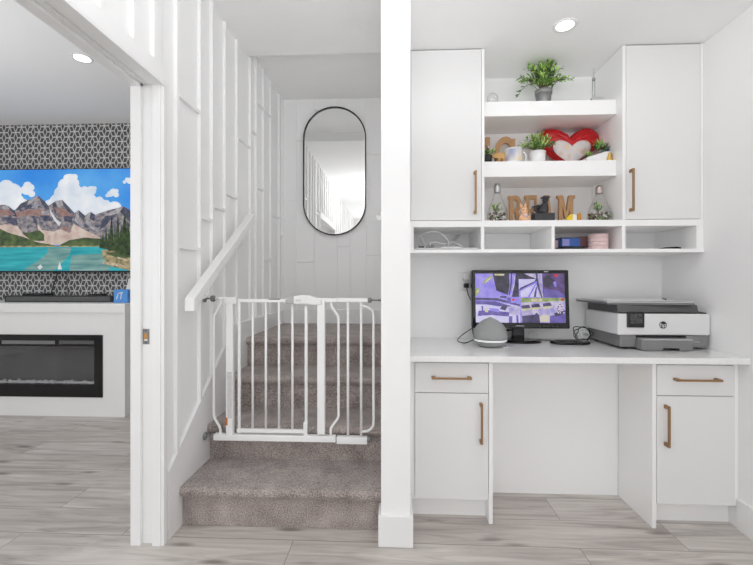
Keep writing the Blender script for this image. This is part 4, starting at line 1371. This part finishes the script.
for j in (-1, -2, -4, -6, -8):
    leaf(bl_, path[j], Vector((-.6, rd.uniform(-.3, .3), rd.uniform(-.9, .2))), Vector((0, -1, .5)), .026, .011, 2)
path = smooth_path([(p.x + .02, yy, zr - .005), (p.x + .09, yy - .02, zr + .06), (p.x + .145, yy - .03, zr + .05)], 5)
tube(bs_, path, .0013, 4)
for j in (-1, -2, -4, -6, -7):
    leaf(bl_, path[j], Vector((.7, rd.uniform(-.3, .3), rd.uniform(-.6, .6))), Vector((0, -1, .5)), .026, .011, 0)
link('stems', bs_, M['stem'], pt)
link('foliage', bl_, [M['leaf'], M['leaflight'], M['leafdark']], pt)

# medium plant in white pot
yy = 2.265
p = at(537.4, 160, yy)
pt = thing('potted_plant', 'small spiky green plant in a white pot before the heart cushion', 'plant', (p.x, yy, Z2))
zr = at(538, 149.8, yy - .04).z
bm = BM(); lathe(bm, [(.036, .0005), (.040, .01), (.0445, zr - Z2), (.0415, zr - Z2), (.040, zr - Z2 - .012), (0, zr - Z2 - .012)], (p.x, yy, Z2), 32); link('pot', bm, M['potwhite'], pt)
bs_, bl_ = BM(), BM()
rd = random.Random(9)
bush(bs_, bl_, (p.x, yy, zr - .012), 36, .088, .122, .026, .0085, rd, (0, 0, 1, 1, 2), 10, .01, xs=1.1, ys=.6, bias=.004)
link('stems', bs_, M['stem'], pt)
link('foliage', bl_, [M['leaf'], M['leaflight'], M['leafdark']], pt)

# tiny plant in a black pot at the left end
yy = 2.25
p = at(487.3, 158, yy)
pt = thing('potted_plant', 'tiny plant in a black pot at the left end of the shelf', 'plant', (p.x, yy, Z2))
zr = at(487, 156, yy).z
bm = BM(); lathe(bm, [(.022, .0005), (.0265, zr - Z2 - .004), (.0275, zr - Z2), (.025, zr - Z2), (.024, zr - Z2 - .006), (0, zr - Z2 - .006)], (p.x, yy, Z2), 24); link('pot', bm, M['blackmatte'], pt)
bs_, bl_ = BM(), BM()
rd = random.Random(12)
bush(bs_, bl_, (p.x + .002, yy, zr - .006), 14, .04, .06, .022, .010, rd, (0, 1, 2, 3), 6, .0, xs=1.0, ys=.6, bias=.008)
link('stems', bs_, M['stem'], pt)
link('foliage', bl_, [M['leaf'], M['leaflight'], M['leafdark'], M['pink']], pt)
# small wooden block sign behind it
p0, p1 = at(484.5, 139.5, 2.36), at(490.2, 137, 2.36)
bm = BM(); box(bm, p0.x - .02, p1.x, 2.36, 2.378, Z2 + .0005, p1.z); tag(link('wooden_letter', bm, M['wood'], None, .002, at_=(p0.x, 2.365, Z2)), 'brown wooden upright letter mostly hidden behind the tiny black-potted plant', 'letter')
# succulents in a white trough
yy = 2.27
p0, p1 = at(583, 159.5, yy), at(607.5, 159.5, yy)
pt = thing('potted_succulents', 'mixed succulents in a slanted white planter at the shelf right end', 'plant', ((p0.x + p1.x) / 2, yy, Z2))
za, zc_ = at(586, 159.0, yy).z, at(602, 153.5, yy).z
bm = BM()
prism(bm, [(p0.x + .008, yy - .03, Z2 + .0005), (p1.x, yy - .03, Z2 + .0005), (p1.x + .002, yy - .033, zc_ + .003), (p1.x - .024, yy - .033, zc_ + .002), (p0.x + .006, yy - .033, za)], (0, .06, 0)); link('planter', bm, M['potwhite'], pt, .003)
bl_, bs_ = BM(), BM()
rd = random.Random(21)
for (cx2, cy2, rr2, lo, t_, nn) in ((589, 155.5, .034, .030, (1, 1, 0), 22), (597, 150, .038, .040, (2, 4, 0), 20), (599.5, 146, .03, .044, (0, 1), 14), (605, 150, .034, .040, (2, 4, 2), 20), (603, 153, .022, .022, (3, 3), 16), (607.5, 152.5, .018, .020, (5, 5), 14), (586, 157.5, .03, .024, (4, 2), 12)):
    c = at(cx2, cy2, yy)
    c.z -= .006
    for k in range(nn):
        a_ = rd.uniform(0, 2 * PI); el_ = rd.uniform(.15, 1.35)
        d = Vector((math.cos(a_) * math.cos(el_), math.sin(a_) * math.cos(el_) * .7, math.sin(el_)))
        leaf(bl_, c + d * .004, d, Vector((0, -.6, .8)), lo * rd.uniform(.85, 1.2), lo * .36, rd.choice(t_))
link('foliage', bl_, [M['leaf'], M['leaflight'], M['leafdark'], mat('teal_succulent', srgb(96, 158, 140), .5, var=.2, vscale=60), mat('maroon_leaf', srgb(110, 62, 58), .5, var=.3, vscale=60), mat('blue_petal', srgb(84, 98, 150), .5, var=.2, vscale=60)], pt)
p = at(610, 158, 2.235)
bm = BM()
lathe(bm, [(.0, .0005), (.014, .0005), (.017, .012), (.015, .026), (.009, .032), (.012, .040), (.009, .050), (0, .054)], (p.x, 2.24, Z2), 18)
tag(link('trinket', bm, M['gold'], None, at_=(p.x, 2.24, Z2)), 'little gold trinket at the right end beside the white planter', 'figurine')

# ------------------------------------------------------------------ shelf ornaments
# glass dome with a small white object
p = at(492.5, 99, 2.24)
gd = thing('glass_globe', 'small clear glass globe at the left end of the top shelf', 'glass ornament', (p.x, 2.24, Z1))
bm = BM(); lathe(bm, [(.018, .0008), (.027, .012), (.031, .030), (.0285, .046), (.020, .058), (.009, .0635), (0, .0645)], (p.x, 2.24, Z1), 28); link('glass', bm, M['glass'], gd)
bm = BM(); lathe(bm, [(0, .001), (.009, .0012), (.0115, .012), (.009, .022), (0, .025)], (p.x + .008, 2.24, Z1), 18); link('white_bead', bm, M['potwhite'], gd)
bm = BM(); lathe(bm, [(.020, .0004), (.020, .003), (0, .003)], (p.x, 2.24, Z1), 24); link('base_disc', bm, M['chrome'], gd)
# glass bud vase on metal foot
p0, p1 = at(589.8, 98, 2.26), at(602, 98, 2.26)
gv = thing('stem_holder', 'slim glass tube on a flat metal foot on the top shelf', 'ornament', ((p0.x + p1.x) / 2, 2.26, Z1))
zf = at(595, 96.9, 2.235).z
bm = BM(); box(bm, p0.x + .002, p1.x - .002, 2.235, 2.29, Z1 + .0005, zf); link('foot', bm, M['silver'], gv, .003)
c = at(593.7, 90, 2.265)
zt = at(594, 79.6, 2.265).z
bm = BM()
tube(bm, [(c.x - .006, 2.265, zf), (c.x - .006, 2.265, zt)], .0014, 6); tube(bm, [(c.x + .006, 2.265, zf), (c.x + .006, 2.265, zt)], .0014, 6); link('rod', bm, M['chrome'], gv)
bm = BM(); lathe(bm, [(0, -.008), (.007, -.006), (.009, 0), (.007, .006), (0, .008)], (c.x, 2.265, zt), 16); link('collar', bm, M['chrome'], gv)
bm = BM(); lathe(bm, [(.004, .006), (.0045, .03), (.0045, .062), (0, .064)], (c.x, 2.265, zt), 14); link('tube', bm, M['glass'], gv)

# wooden letters
def letter(ch, pxl, pxr, pyt, z0, Y, label, dep=.02, outline=None, m='wood'):
    """block letter drawn in unit cell with slab serifs"""
    x0, x1 = at(pxl, 200, Y).x, at(pxr, 200, Y).x
    zt_ = at((pxl + pxr) / 2, pyt, Y).z
    W, Hh = x1 - x0, zt_ - z0
    bm = BM()
    cnt = [0]
    def P_(pts):
        cnt[0] += 1
        e = .00012 * cnt[0]
        prism(bm, [(x0 + u * W, Y - e, z0 + .0006 + v * (Hh - .0006) + (e * .3 if v > 0 else 0)) for u, v in pts], (0, dep + 2 * e, 0))
    def bar(u0, u1, v0, v1): P_([(u0, v0), (u1, v0), (u1, v1), (u0, v1)])
    def arc(cu, cv, ru, rv, tu, tv, a0, a1, nn=12):
        for k in range(nn):
            s, e = math.radians(a0 + (a1 - a0) * k / nn), math.radians(a0 + (a1 - a0) * (k + 1) / nn)
            P_([(cu + (ru - tu) * math.cos(s), cv + (rv - tv) * math.sin(s)), (cu + ru * math.cos(s), cv + rv * math.sin(s)), (cu + ru * math.cos(e), cv + rv * math.sin(e)), (cu + (ru - tu) * math.cos(e), cv + (rv - tv) * math.sin(e))])
    if ch == 'R':
        bar(.10, .38, 0, 1); bar(0, .48, .90, 1); bar(0, .46, 0, .08); bar(.38, .60, .86, 1); bar(.38, .58, .44, .57)
        arc(.56, .72, .40, .28, .28, .15, -90, 90)
        P_([(.50, .48), (.74, .50), (.98, .08), (1.0, 0), (.70, 0)])
    elif ch == 'E':
        bar(.10, .38, 0, 1); bar(0, 1, .88, 1); bar(0, 1, 0, .12); bar(.38, .72, .45, .56); bar(.84, 1, .70, .90); bar(.84, 1, .10, .30); bar(.62, .74, .38, .63)
    elif ch == 'A':
        P_([(0, 0), (.26, 0), (.58, 1), (.36, 1)]); P_([(.42, 1), (.68, 1), (1, 0), (.74, 0)]); bar(.2, .8, .26, .38); bar(.30, .66, .90, 1)
        bar(-.04, .34, 0, .07); bar(.64, 1.04, 0, .07)
    elif ch == 'M':
        bar(.10, .30, 0, 1); bar(.70, .90, 0, 1); bar(0, .32, .89, 1); bar(.68, 1, .89, 1); bar(0, .40, 0, .08); bar(.60, 1, 0, .08)
        P_([(.18, 1), (.34, 1), (.58, .22), (.44, .22)]); P_([(.66, 1), (.84, 1), (.58, .22), (.44, .22)])
    elif ch == 'C':
        arc(.5, .5, .50, .50, .23, .20, 35, 325, 26); bar(.78, .92, .62, .92)
        P_([(.74, .36), (1.0, .36), (.95, .16), (.74, .22)])
    bmesh.ops.recalc_face_normals(bm, faces=bm.faces)
    return tag(link('wooden_letter', bm, M[m], None, .0012, at_=(x0, Y, z0)), label, 'letter', 'brown wooden letters')
letter('R', 508.2, 522, 195.6, Z3, 2.36, 'brown wooden letter R behind the peach bunny figurine')
letter('E', 524.8, 537.2, 195.2, Z3, 2.37, 'brown wooden letter E half hidden by the black figurine')
letter('A', 540.5, 553.2, 195.2, Z3, 2.37, 'brown wooden letter A behind the black figurine')
letter('M', 557.3, 575.2, 195.2, Z3, 2.36, 'brown wooden letter M behind the yellow toy')
letter('C', 494.5, 517, 136.5, Z2, 2.36, 'round brown wooden letter behind the mug, largest of the letters')

# puzzle-piece animal
Y_ = 2.262
bm = BM()
def px_poly(pts, Y, ox, oy, k):
    return [at(ox + x / k, oy + y / k, Y) for x, y in pts]
pts = [(130, 445), (148, 420), (185, 412), (305, 410), (318, 430), (318, 545), (262, 545), (262, 490), (248, 478), (232, 488), (228, 545), (205, 545), (205, 480), (170, 475), (135, 465)]
prism(bm, px_poly(pts, Y_, 482, 120, 12.55), (0, .016, 0))
zmin = min(v.co.z for v in bm.verts)
for v in bm.verts:
    if v.co.z < Z2 + .03:
        v.co.z = Z2 + .0006
tag(link('wooden_animal', bm, M['woodlight'], None, .002, at_=(at(497, 158, Y_).x, Y_, Z2)), 'flat light wood animal cut-out left of the white mug', 'figurine')
# mug
Y_ = 2.262
p = at(513.5, 160, Y_)
mg = thing('mug', 'white mug with a soft printed picture on the lower shelf', 'mug', (p.x, Y_, Z2))
zr = at(513, 146.8, Y_ - .045).z
h_ = zr - Z2
rm = at(522, 150, Y_).x - p.x
bm = BM(); lathe(bm, [(rm * .93, .0005), (rm, .006), (rm, h_), (rm - .004, h_), (rm - .004, .01), (0, .01)], (p.x, Y_, Z2), 36); link('body', bm, M['potwhite'], mg)
bm = BM()
na = 14
for i in range(na):
    a0, a1 = -PI * .97 + PI * .80 * i / na, -PI * .97 + PI * .80 * (i + 1) / na
    f = [(p.x + (rm + .0006) * math.cos(a), Y_ + (rm + .0006) * math.sin(a), Z2 + z) for a, z in ((a0, .012), (a1, .012), (a1, h_ - .008), (a0, h_ - .008))]
    poly(bm, f)
link('printed_picture', bm, M['mugprint'], mg, smooth=True)
bm = BM(); tube(bm, smooth_path([(p.x + rm - .002, Y_, zr - .018), (p.x + rm + .014, Y_, zr - .020), (p.x + rm + .022, Y_, zr - .04), (p.x + rm + .018, Y_, zr - .068), (p.x + rm - .002, Y_, zr - .078)], 6), .0048); link('handle', bm, M['potwhite'], mg)

# heart cushion with a soft print
Y_ = 2.385
c0 = at(566.5, 150, Y_)
hl, hrx = at(537.5, 150, Y_).x, at(599.2, 150, Y_).x
hw_ = (hrx - hl)
ztop_ = at(585, 127.2, Y_ - .02).z
def heart(t):
    x = 16 * math.copysign(abs(math.sin(t)) ** 2.1, math.sin(t))
    y = 13 * math.cos(t) - 5 * math.cos(2 * t) - 2 * math.cos(3 * t) - math.cos(4 * t)
    return x / 32, (y - 11.9) / 29     # width 1, top at 0, bottom -1
hh_ = ztop_ - Z2 - .0005
hcx = (hl + hrx) / 2
def cushion(bm, scale, thick, yc, cz, oz=0, wr=0, mi=0, front_only=False, nr=10, nt_=72, base_y=0):
    rd = random.Random(5)
    rings = []
    ph = [rd.uniform(0, 6) for _ in range(6)]
    for side in ((-1,) if front_only else (-1, 1)):
        cen = None
        rr_ = []
        for i in range(nr + 1):
            q = i / nr
            ring = []
            for k in range(nt_):
                t = 2 * PI * k / nt_
                hx, hz_ = heart(t)
                hx, hz_ = hx * q, (hz_ + .42) * q - .42
                d = math.sqrt(max(0, 1 - q ** 2.6)) * thick
                wv = wr * (math.sin(11 * t + ph[0]) * math.sin(q * 9 + ph[1]) + .7 * math.sin(23 * t + ph[2]) * q * q + .5 * math.sin(37 * t + ph[3]) * q ** 3) * (q * (1.05 - q) * 4)
                ring.append((hcx + hx * hw_ * scale, yc + side * (d + wv), cz + (hz_ + .42) * hh_ * scale + oz))
            rr_.append(ring)
        vs_ = [[bm.verts.new(p_) for p_ in ring] for ring in rr_[1:]]
        cv = bm.verts.new(rr_[0][0])
        for k in range(nt_):
            f = bm.faces.new((cv, vs_[0][k], vs_[0][(k + 1) % nt_])); f.smooth = True; f.material_index = mi
        for a_, b2 in zip(vs_, vs_[1:]):
            for k in range(nt_):
                f = bm.faces.new((a_[k], b2[k], b2[(k + 1) % nt_], a_[(k + 1) % nt_])); f.smooth = True; f.material_index = mi
hc = thing('heart_cushion', 'plump red satin heart cushion with a pale picture in its middle', 'cushion', (hcx, Y_, Z2))
czh = Z2 + .0005 + hh_ * .58
bm = BM(); cushion(bm, 1.0, .050, Y_, czh, 0, .006); ch = link('cover', bm, M['red'], hc)
bm = BM(); cushion(bm, .60, .012, Y_ - .048, czh, -.042, 0, front_only=True); link('printed_picture', bm, M['heartprint'], hc)['label'] = 'pale heart-shaped print'

# glass bulb terrariums
def terrarium(pxl, pxr, pyt, Y, label, seed, capm):
    c = at((pxl + pxr) / 2, 220, Y)
    R = (at(pxr, 200, Y).x - at(pxl, 200, Y).x) / 2
    zt_ = at((pxl + pxr) / 2, pyt, Y).z
    H_ = zt_ - Z3
    t = thing('bulb_terrarium', label, 'terrarium', (c.x, Y, Z3), 'glass bulb terrariums')
    bm = BM(); lathe(bm, [(R * .55, .0008), (R * .85, .006), (R, H_ * .12), (R * .98, H_ * .24), (R * .82, H_ * .40), (R * .56, H_ * .56), (R * .38, H_ * .68), (R * .32, H_ * .78)], (c.x, Y, Z3), 36); link('glass_bulb', bm, M['glass'], t)
    bm = BM(); lathe(bm, [(R * .325, H_ * .765), (R * .34, H_ * .78), (R * .31, H_ * .80), (R * .34, H_ * .83), (R * .31, H_ * .86), (R * .33, H_ * .89), (R * .30, H_ * .94), (R * .2, H_ * .985), (0, H_)], (c.x, Y, Z3), 28); link('cap', bm, capm, t)
    rd = random.Random(seed)
    bm = BM()
    for k in range(120):
        a_, q = rd.uniform(0, 2 * PI), math.sqrt(rd.random()) * R * .86
        pos = Vector((c.x + q * math.cos(a_), Y + q * math.sin(a_), Z3 + .007 + rd.uniform(0, H_ * .22)))
        g = bmesh.ops.create_icosphere(bm, subdivisions=1, radius=rd.uniform(.004, .0085), matrix=Matrix.Translation(pos))
        mi_ = rd.choice([0, 0, 1, 2, 2, 3])
        for v in g['verts']:
            for f in v.link_faces:
                f.material_index = mi_
    o = link('pebbles', bm, [M['pebbles'], M['potwhite'], M['soil'], M['moss']], t)
    o['kind'] = 'stuff'
    bs_, bl_ = BM(), BM()
    bush(bs_, bl_, (c.x - R * .1, Y, Z3 + H_ * .22), 9, R * .5, H_ * .34, .018, .010, rd, (0, 1, 2), 5, 0, ys=.8)
    for f in bs_.faces: f.material_index = 3
    tmp = bpy.data.meshes.new('tmp'); bs_.to_mesh(tmp); bs_.free(); bl_.from_mesh(tmp); bpy.data.meshes.remove(tmp)
    link('sprig', bl_, [M['leaf'], M['leaflight'], M['leafdark'], M['stem']], t)
    return t
terrarium(487.2, 507.5, 183, 2.27, 'glass bulb terrarium left of the wooden letters', 31, M['silver'])
terrarium(587.5, 611, 184.8, 2.27, 'glass bulb terrarium right of the wooden letters', 33, mat('rosy_metal', (.50, .43, .41), .3, metal=.8))

# peach bunny figurine
Y_ = 2.262
p = at(524, 219, Y_)
k_ = Y_ / 400
bf = thing('bunny_figurine', 'peach bunny figurine with upright ears before the wooden letters', 'figurine', (p.x, Y_, Z3))
bm = BM()
lathe(bm, [(0, .0006), (.030, .0008), (.033, .012), (.026, .022), (.024, .040), (.020, .052), (.014, .058), (0, .060)], (p.x, Y_, Z3), 24)
lathe(bm, [(0, -.022), (.012, -.018), (.020, -.006), (.020, .006), (.013, .018), (0, .022)], (p.x, Y_ - .004, Z3 + .068), 20)
for s in (-1, 1):
    lathe(bm, [(0, -.014), (.009, -.008), (.010, .002), (.006, .010), (0, .013)], (p.x + s * .022, Y_ - .012, Z3 + .030), 12)
body = link('body', bm, M['peach'], bf)
for s, ln in ((-1, .032), (1, .040)):
    b0 = Vector((p.x + s * .007 - .001, Y_, Z3 + .083))
    bm = BM(); tube(bm, [b0, b0 + Vector((s * .005 - .004, 0, ln * .45)), b0 + Vector((s * .006 - .006, 0, ln))], .006, 10, rs=[.006, .0075, .0012]); link('ear', bm, M['peach'], bf)
bm = BM()
for s in (-1, 1):
    bmesh.ops.create_icosphere(bm, subdivisions=2, radius=.003, matrix=Matrix.Translation((p.x + s * .008, Y_ - .022, Z3 + .072)))
link('eye', bm, M['black'], bf)
bm = BM(); lathe(bm, [(0, -.012), (.010, -.008), (.013, .0), (.010, .010), (0, .013)], (p.x + .003, Y_ - .018, Z3 + .040), 16); link('belly', bm, M['pink'], bf)

# black figurine on a box
Y_ = 2.27
p0, p1 = at(532.8, 219, Y_), at(553, 219, Y_)
zbx = at(543, 213.6, Y_).z
kf = thing('black_figurine', 'black winged creature figurine sitting on a charcoal block', 'figurine', ((p0.x + p1.x) / 2, Y_, Z3))
bm = BM(); box(bm, p0.x, p1.x, Y_ - .03, Y_ + .03, Z3 + .0006, zbx); link('block', bm, M['charcoal'], kf, .003)
c = at(544, 206, Y_)
bm = BM()
tube(bm, smooth_path([(c.x - .012, Y_, zbx), (c.x - .006, Y_, zbx + .022), (c.x + .002, Y_ - .004, zbx + .045), (c.x + .004, Y_ - .010, zbx + .062)], 5), .02, 14, rs=[.030] * 4 + [.031] * 2 + [.028, .026, .024, .022, .020, .018, .016, .015, .014, .013])
lathe(bm, [(0, -.016), (.012, -.012), (.018, 0), (.014, .010), (0, .014)], (c.x + .002, Y_ - .014, zbx + .072), 16)
tube(bm, smooth_path([(c.x - .03, Y_ - .01, zbx + .006), (c.x - .05, Y_ - .012, zbx + .012), (c.x - .06, Y_ - .014, zbx + .026)], 4), .006, 8)
link('body', bm, M['charcoal'], kf)
bm = BM(); prism(bm, [(c.x - .022, Y_ - .03, zbx + .084), (c.x + .018, Y_ - .03, zbx + .078), (c.x + .026, Y_ - .03, zbx + .090), (c.x - .012, Y_ - .03, zbx + .094)], (0, .035, 0)); link('crest', bm, M['charcoal'], kf, .001)
for s, pts in ((-1, [(-.01, .040), (-.03, .052), (-.052, .046), (-.066, .040), (-.052, .034), (-.058, .022), (-.040, .022), (-.028, .014)]), (1, [(.010, .046), (.022, .060), (.026, .040), (.030, .022), (.018, .012)])):
    bm = BM(); prism(bm, [(c.x + x, Y_ + .004, zbx + z) for x, z in pts], (0, .006, 0)); link('wing', bm, M['blackmatte'], kf, .001)

# yellow toy tape
Y_ = 2.25
p0, p1 = at(565.5, 219, Y_), at(580.3, 219, Y_)
W = p1.x - p0.x
yt = thing('plastic_toy', 'small yellow, white and amber toy at the foot of letter M', 'toy', ((p0.x + p1.x) / 2, Y_, Z3))
bm = BM(); prism(bm, [(p0.x, Y_ - .015, Z3 + .0006), (p0.x + W * .42, Y_ - .015, Z3 + .0006), (p0.x + W * .42, Y_ - .015, Z3 + .048), (p0.x + W * .22, Y_ - .015, Z3 + .044), (p0.x + W * .04, Y_ - .015, Z3 + .028)], (0, .03, 0)); link('yellow_end', bm, M['yellow'], yt, .003)['label'] = 'yellow end'
bm = BM(); box(bm, p0.x + W * .42, p0.x + W * .72, Y_ - .012, Y_ + .012, Z3 + .0006, Z3 + .046); link('middle', bm, M['potwhite'], yt, .003)['label'] = 'white middle'
bm = BM(); prism(bm, [(p0.x + W * .72, Y_ - .015, Z3 + .0006), (p1.x, Y_ - .015, Z3 + .0006), (p1.x, Y_ - .015, Z3 + .042), (p1.x - W * .04, Y_ - .015, Z3 + .056), (p0.x + W * .76, Y_ - .015, Z3 + .048)], (0, .03, 0)); link('amber_end', bm, M['amber'], yt, .003)['label'] = 'amber end'

# ------------------------------------------------------------------ things in the pigeonholes
ZC = 1.3216
p0, p1 = at(414.8, 248, 2.17), at(479.8, 248, 2.17)
tb = thing('tray', 'flat pale slab filling the floor of the left pigeonhole', 'tray', ((p0.x + p1.x) / 2, 2.27, ZC))
bm = BM(); box(bm, p0.x + .006, p1.x - .001, 2.172, 2.38, ZC + .0004, ZC + .0045); link('slab_gap_shade', bm, M['darkgrey'], tb)  # dark layer painting the shade of the gap beneath the slab
bm = BM(); box(bm, p0.x + .002, p1.x - .006, 2.165, 2.385, ZC + .0046, ZC + .0105); link('lid', bm, M['printerwhite'], tb, .002)
zt_ = ZC + .011
q0, q1 = at(441, 246, 2.20), at(461, 246, 2.20)
bm = BM(); box(bm, q0.x, q1.x, 2.185, 2.25, zt_, zt_ + .007); tag(link('router', bm, M['whiteplastic'], None, .003, at_=(q0.x, 2.2, zt_)), 'thin white slim device lying on the pale slab', 'device')
q0, q1 = at(446.5, 245.5, 2.26), at(458.5, 235.6, 2.455)
q0.z = zt_ + .006
bm = BM(); d = (q1 - q0)
obox(bm, (q0 + q1) / 2, d.normalized(), d.normalized().cross(Vector((0, 0, 1))), d.normalized().cross(d.normalized().cross(Vector((0, 0, 1)))), d.length, .022, .014)
tag(link('white_stick', bm, M['whiteplastic'], None, .002, at_=q0), 'white stick propped at a slant in the left pigeonhole', 'device')
for i, (pp, m_, lb) in enumerate((([(421, 246, 2.22), (417.5, 240, 2.26), (421, 236, 2.28), (424, 243, 2.24), (428, 246.5, 2.2)], 'paper', 'pale cable looped at the left end of the left pigeonhole'),
                                  ([(423, 236, 2.20), (427, 232.5, 2.20), (434, 231.5, 2.20), (440, 233, 2.20), (447, 239, 2.20), (449, 245, 2.20)], 'printerwhite', 'pale cable arching high in the left pigeonhole'),
                                  ([(430, 246, 2.2), (431, 242.5, 2.22), (438, 242.5, 2.24), (444, 244, 2.25), (452, 242, 2.28), (462, 246, 2.2)], 'whiteplastic', 'white cable lying low across the left pigeonhole'))):
    P2 = [at(a_, b2, y_) for a_, b2, y_ in pp]
    for v in P2:
        v.z = max(v.z, zt_ + .004)
    bm = BM(); tube(bm, smooth_path(P2, 6), .0032, 6)
    tag(link('cable', bm, M[m_], None, at_=P2[0]), lb, 'cable')
for (px, w_, lb) in ((421.5, .014, 'dark plug at the left end of the left pigeonhole'), (430, .02, 'grey charger lying on the pale slab in the left pigeonhole')):
    c = at(px, 246, 2.215)
    bm = BM(); box(bm, c.x - w_, c.x + w_, 2.215, 2.25, zt_, zt_ + w_ * 1.1); tag(link('charger', bm, M['midgrey'] if px > 425 else M['darkgrey'], None, .004, at_=(c.x, 2.23, zt_)), lb, 'charger')

# third hole
c0_ = at(554.6, 248, 2.19).x
def hx(cx, Y): return at(550 + cx / 9.41, 248, Y).x
def hz_(cy, Y): return at(590, 222 + cy / 9.41, Y).z
bm = BM(); box(bm, hx(48, 2.26), hx(104, 2.26), 2.26, 2.33, ZC + .0005, hz_(168, 2.26)); 
tag(link('card_box', bm, M['pink'], None, .002, at_=(hx(76, 2.26), 2.29, ZC)), 'small pink box at the left end of the third pigeonhole', 'box')
bb = thing('blue_box', 'blue box with a lavender label standing in the third pigeonhole', 'box', (hx(200, 2.22), 2.25, ZC))
zb2 = ZC + .0185
bm = BM(); box(bm, hx(112, 2.21), hx(285, 2.21), 2.21, 2.30, zb2, hz_(150, 2.21)); link('carton', bm, M['blue'], bb, .002)
bm = BM(); box(bm, hx(116, 2.21), hx(182, 2.21), 2.208, 2.2102, zb2 + .004, hz_(160, 2.21)); link('label_panel', bm, M['lavender'], bb)
bm = BM(); box(bm, hx(110, 2.21), hx(287, 2.21), 2.209, 2.301, hz_(150, 2.21), hz_(144, 2.21)); link('lid_edge', bm, M['blackmatte'], bb, .001)
bm = BM(); box(bm, hx(180, 2.21), hx(240, 2.21), 2.23, 2.28, hz_(144, 2.21) + .0003, hz_(134, 2.21)); tag(link('white_case', bm, M['whiteplastic'], None, .004, at_=(hx(210, 2.21), 2.25, hz_(144, 2.21))), 'little white case lying on the blue box', 'case')
bm = BM(); prism(bm, [(hx(108, 2.18), 2.18, ZC + .0005), (hx(300, 2.18), 2.18, ZC + .0005), (hx(335, 2.18), 2.18, ZC + .012), (hx(330, 2.18), 2.18, ZC + .017), (hx(112, 2.18), 2.18, ZC + .017)], (0, .13, 0))
tag(link('black_case', bm, M['black'], None, .004, at_=(hx(200, 2.18), 2.24, ZC)), 'flat black case under the blue box in the third pigeonhole', 'case')
bm = BM(); lathe(bm, [(0, .0005), (.042, .0005), (.043, .01), (.043, .082), (.040, .085), (0, .085)], (hx(320, 2.36), 2.36, ZC), 28)
tag(link('canister', bm, M['rose'], None, at_=(hx(320, 2.36), 2.36, ZC)), 'dusky rose round canister behind the blue box', 'canister')
cx3 = hx(450, 2.235)
rr3 = (hx(540, 2.235) - hx(362, 2.235)) / 2
nb = 4
hb_ = (hz_(112, 2.235 - rr3 * .5) - ZC) / nb
for k in range(nb):
    z = ZC + .0005 + k * hb_
    bm = BM(); lathe(bm, [(0, 0), (rr3 * .97, .0), (rr3, .003), (rr3, hb_ - .004), (rr3 * .97, hb_ - .0008), (rr3 * .55, hb_ - .0008), (rr3 * .5, hb_ - .003), (0, hb_ - .003)], (cx3, 2.235, z), 36)
    tag(link('paper_roll', bm, M['pink'], None, at_=(cx3, 2.235, z)), ('bottom of the four stacked pink rolls in the third pigeonhole', 'second from bottom of the four stacked pink rolls', 'third from bottom of the four stacked pink rolls', 'topmost of the four stacked pink rolls')[k], 'roll', 'stacked pink rolls')
# fourth hole: black sunglasses case
P4 = [at(654.5, 248.2, 2.24), at(681.5, 248.2, 2.20)]
bm = BM()
za_ = ZC + .0006
pts = [(P4[0].x, 2.24, za_), (P4[1].x, 2.20, za_), (P4[1].x, 2.20, za_ + .012), (P4[1].x - .02, 2.20, za_ + .015), (P4[0].x + .05, 2.225, za_ + .014), (P4[0].x + .015, 2.235, za_ + .006)]
prism(bm, pts, (.01, .07, 0))
tag(link('glasses_case', bm, M['black'], None, .003, at_=(P4[0].x, 2.24, ZC)), 'slim black case lying in the rightmost pigeonhole', 'case')
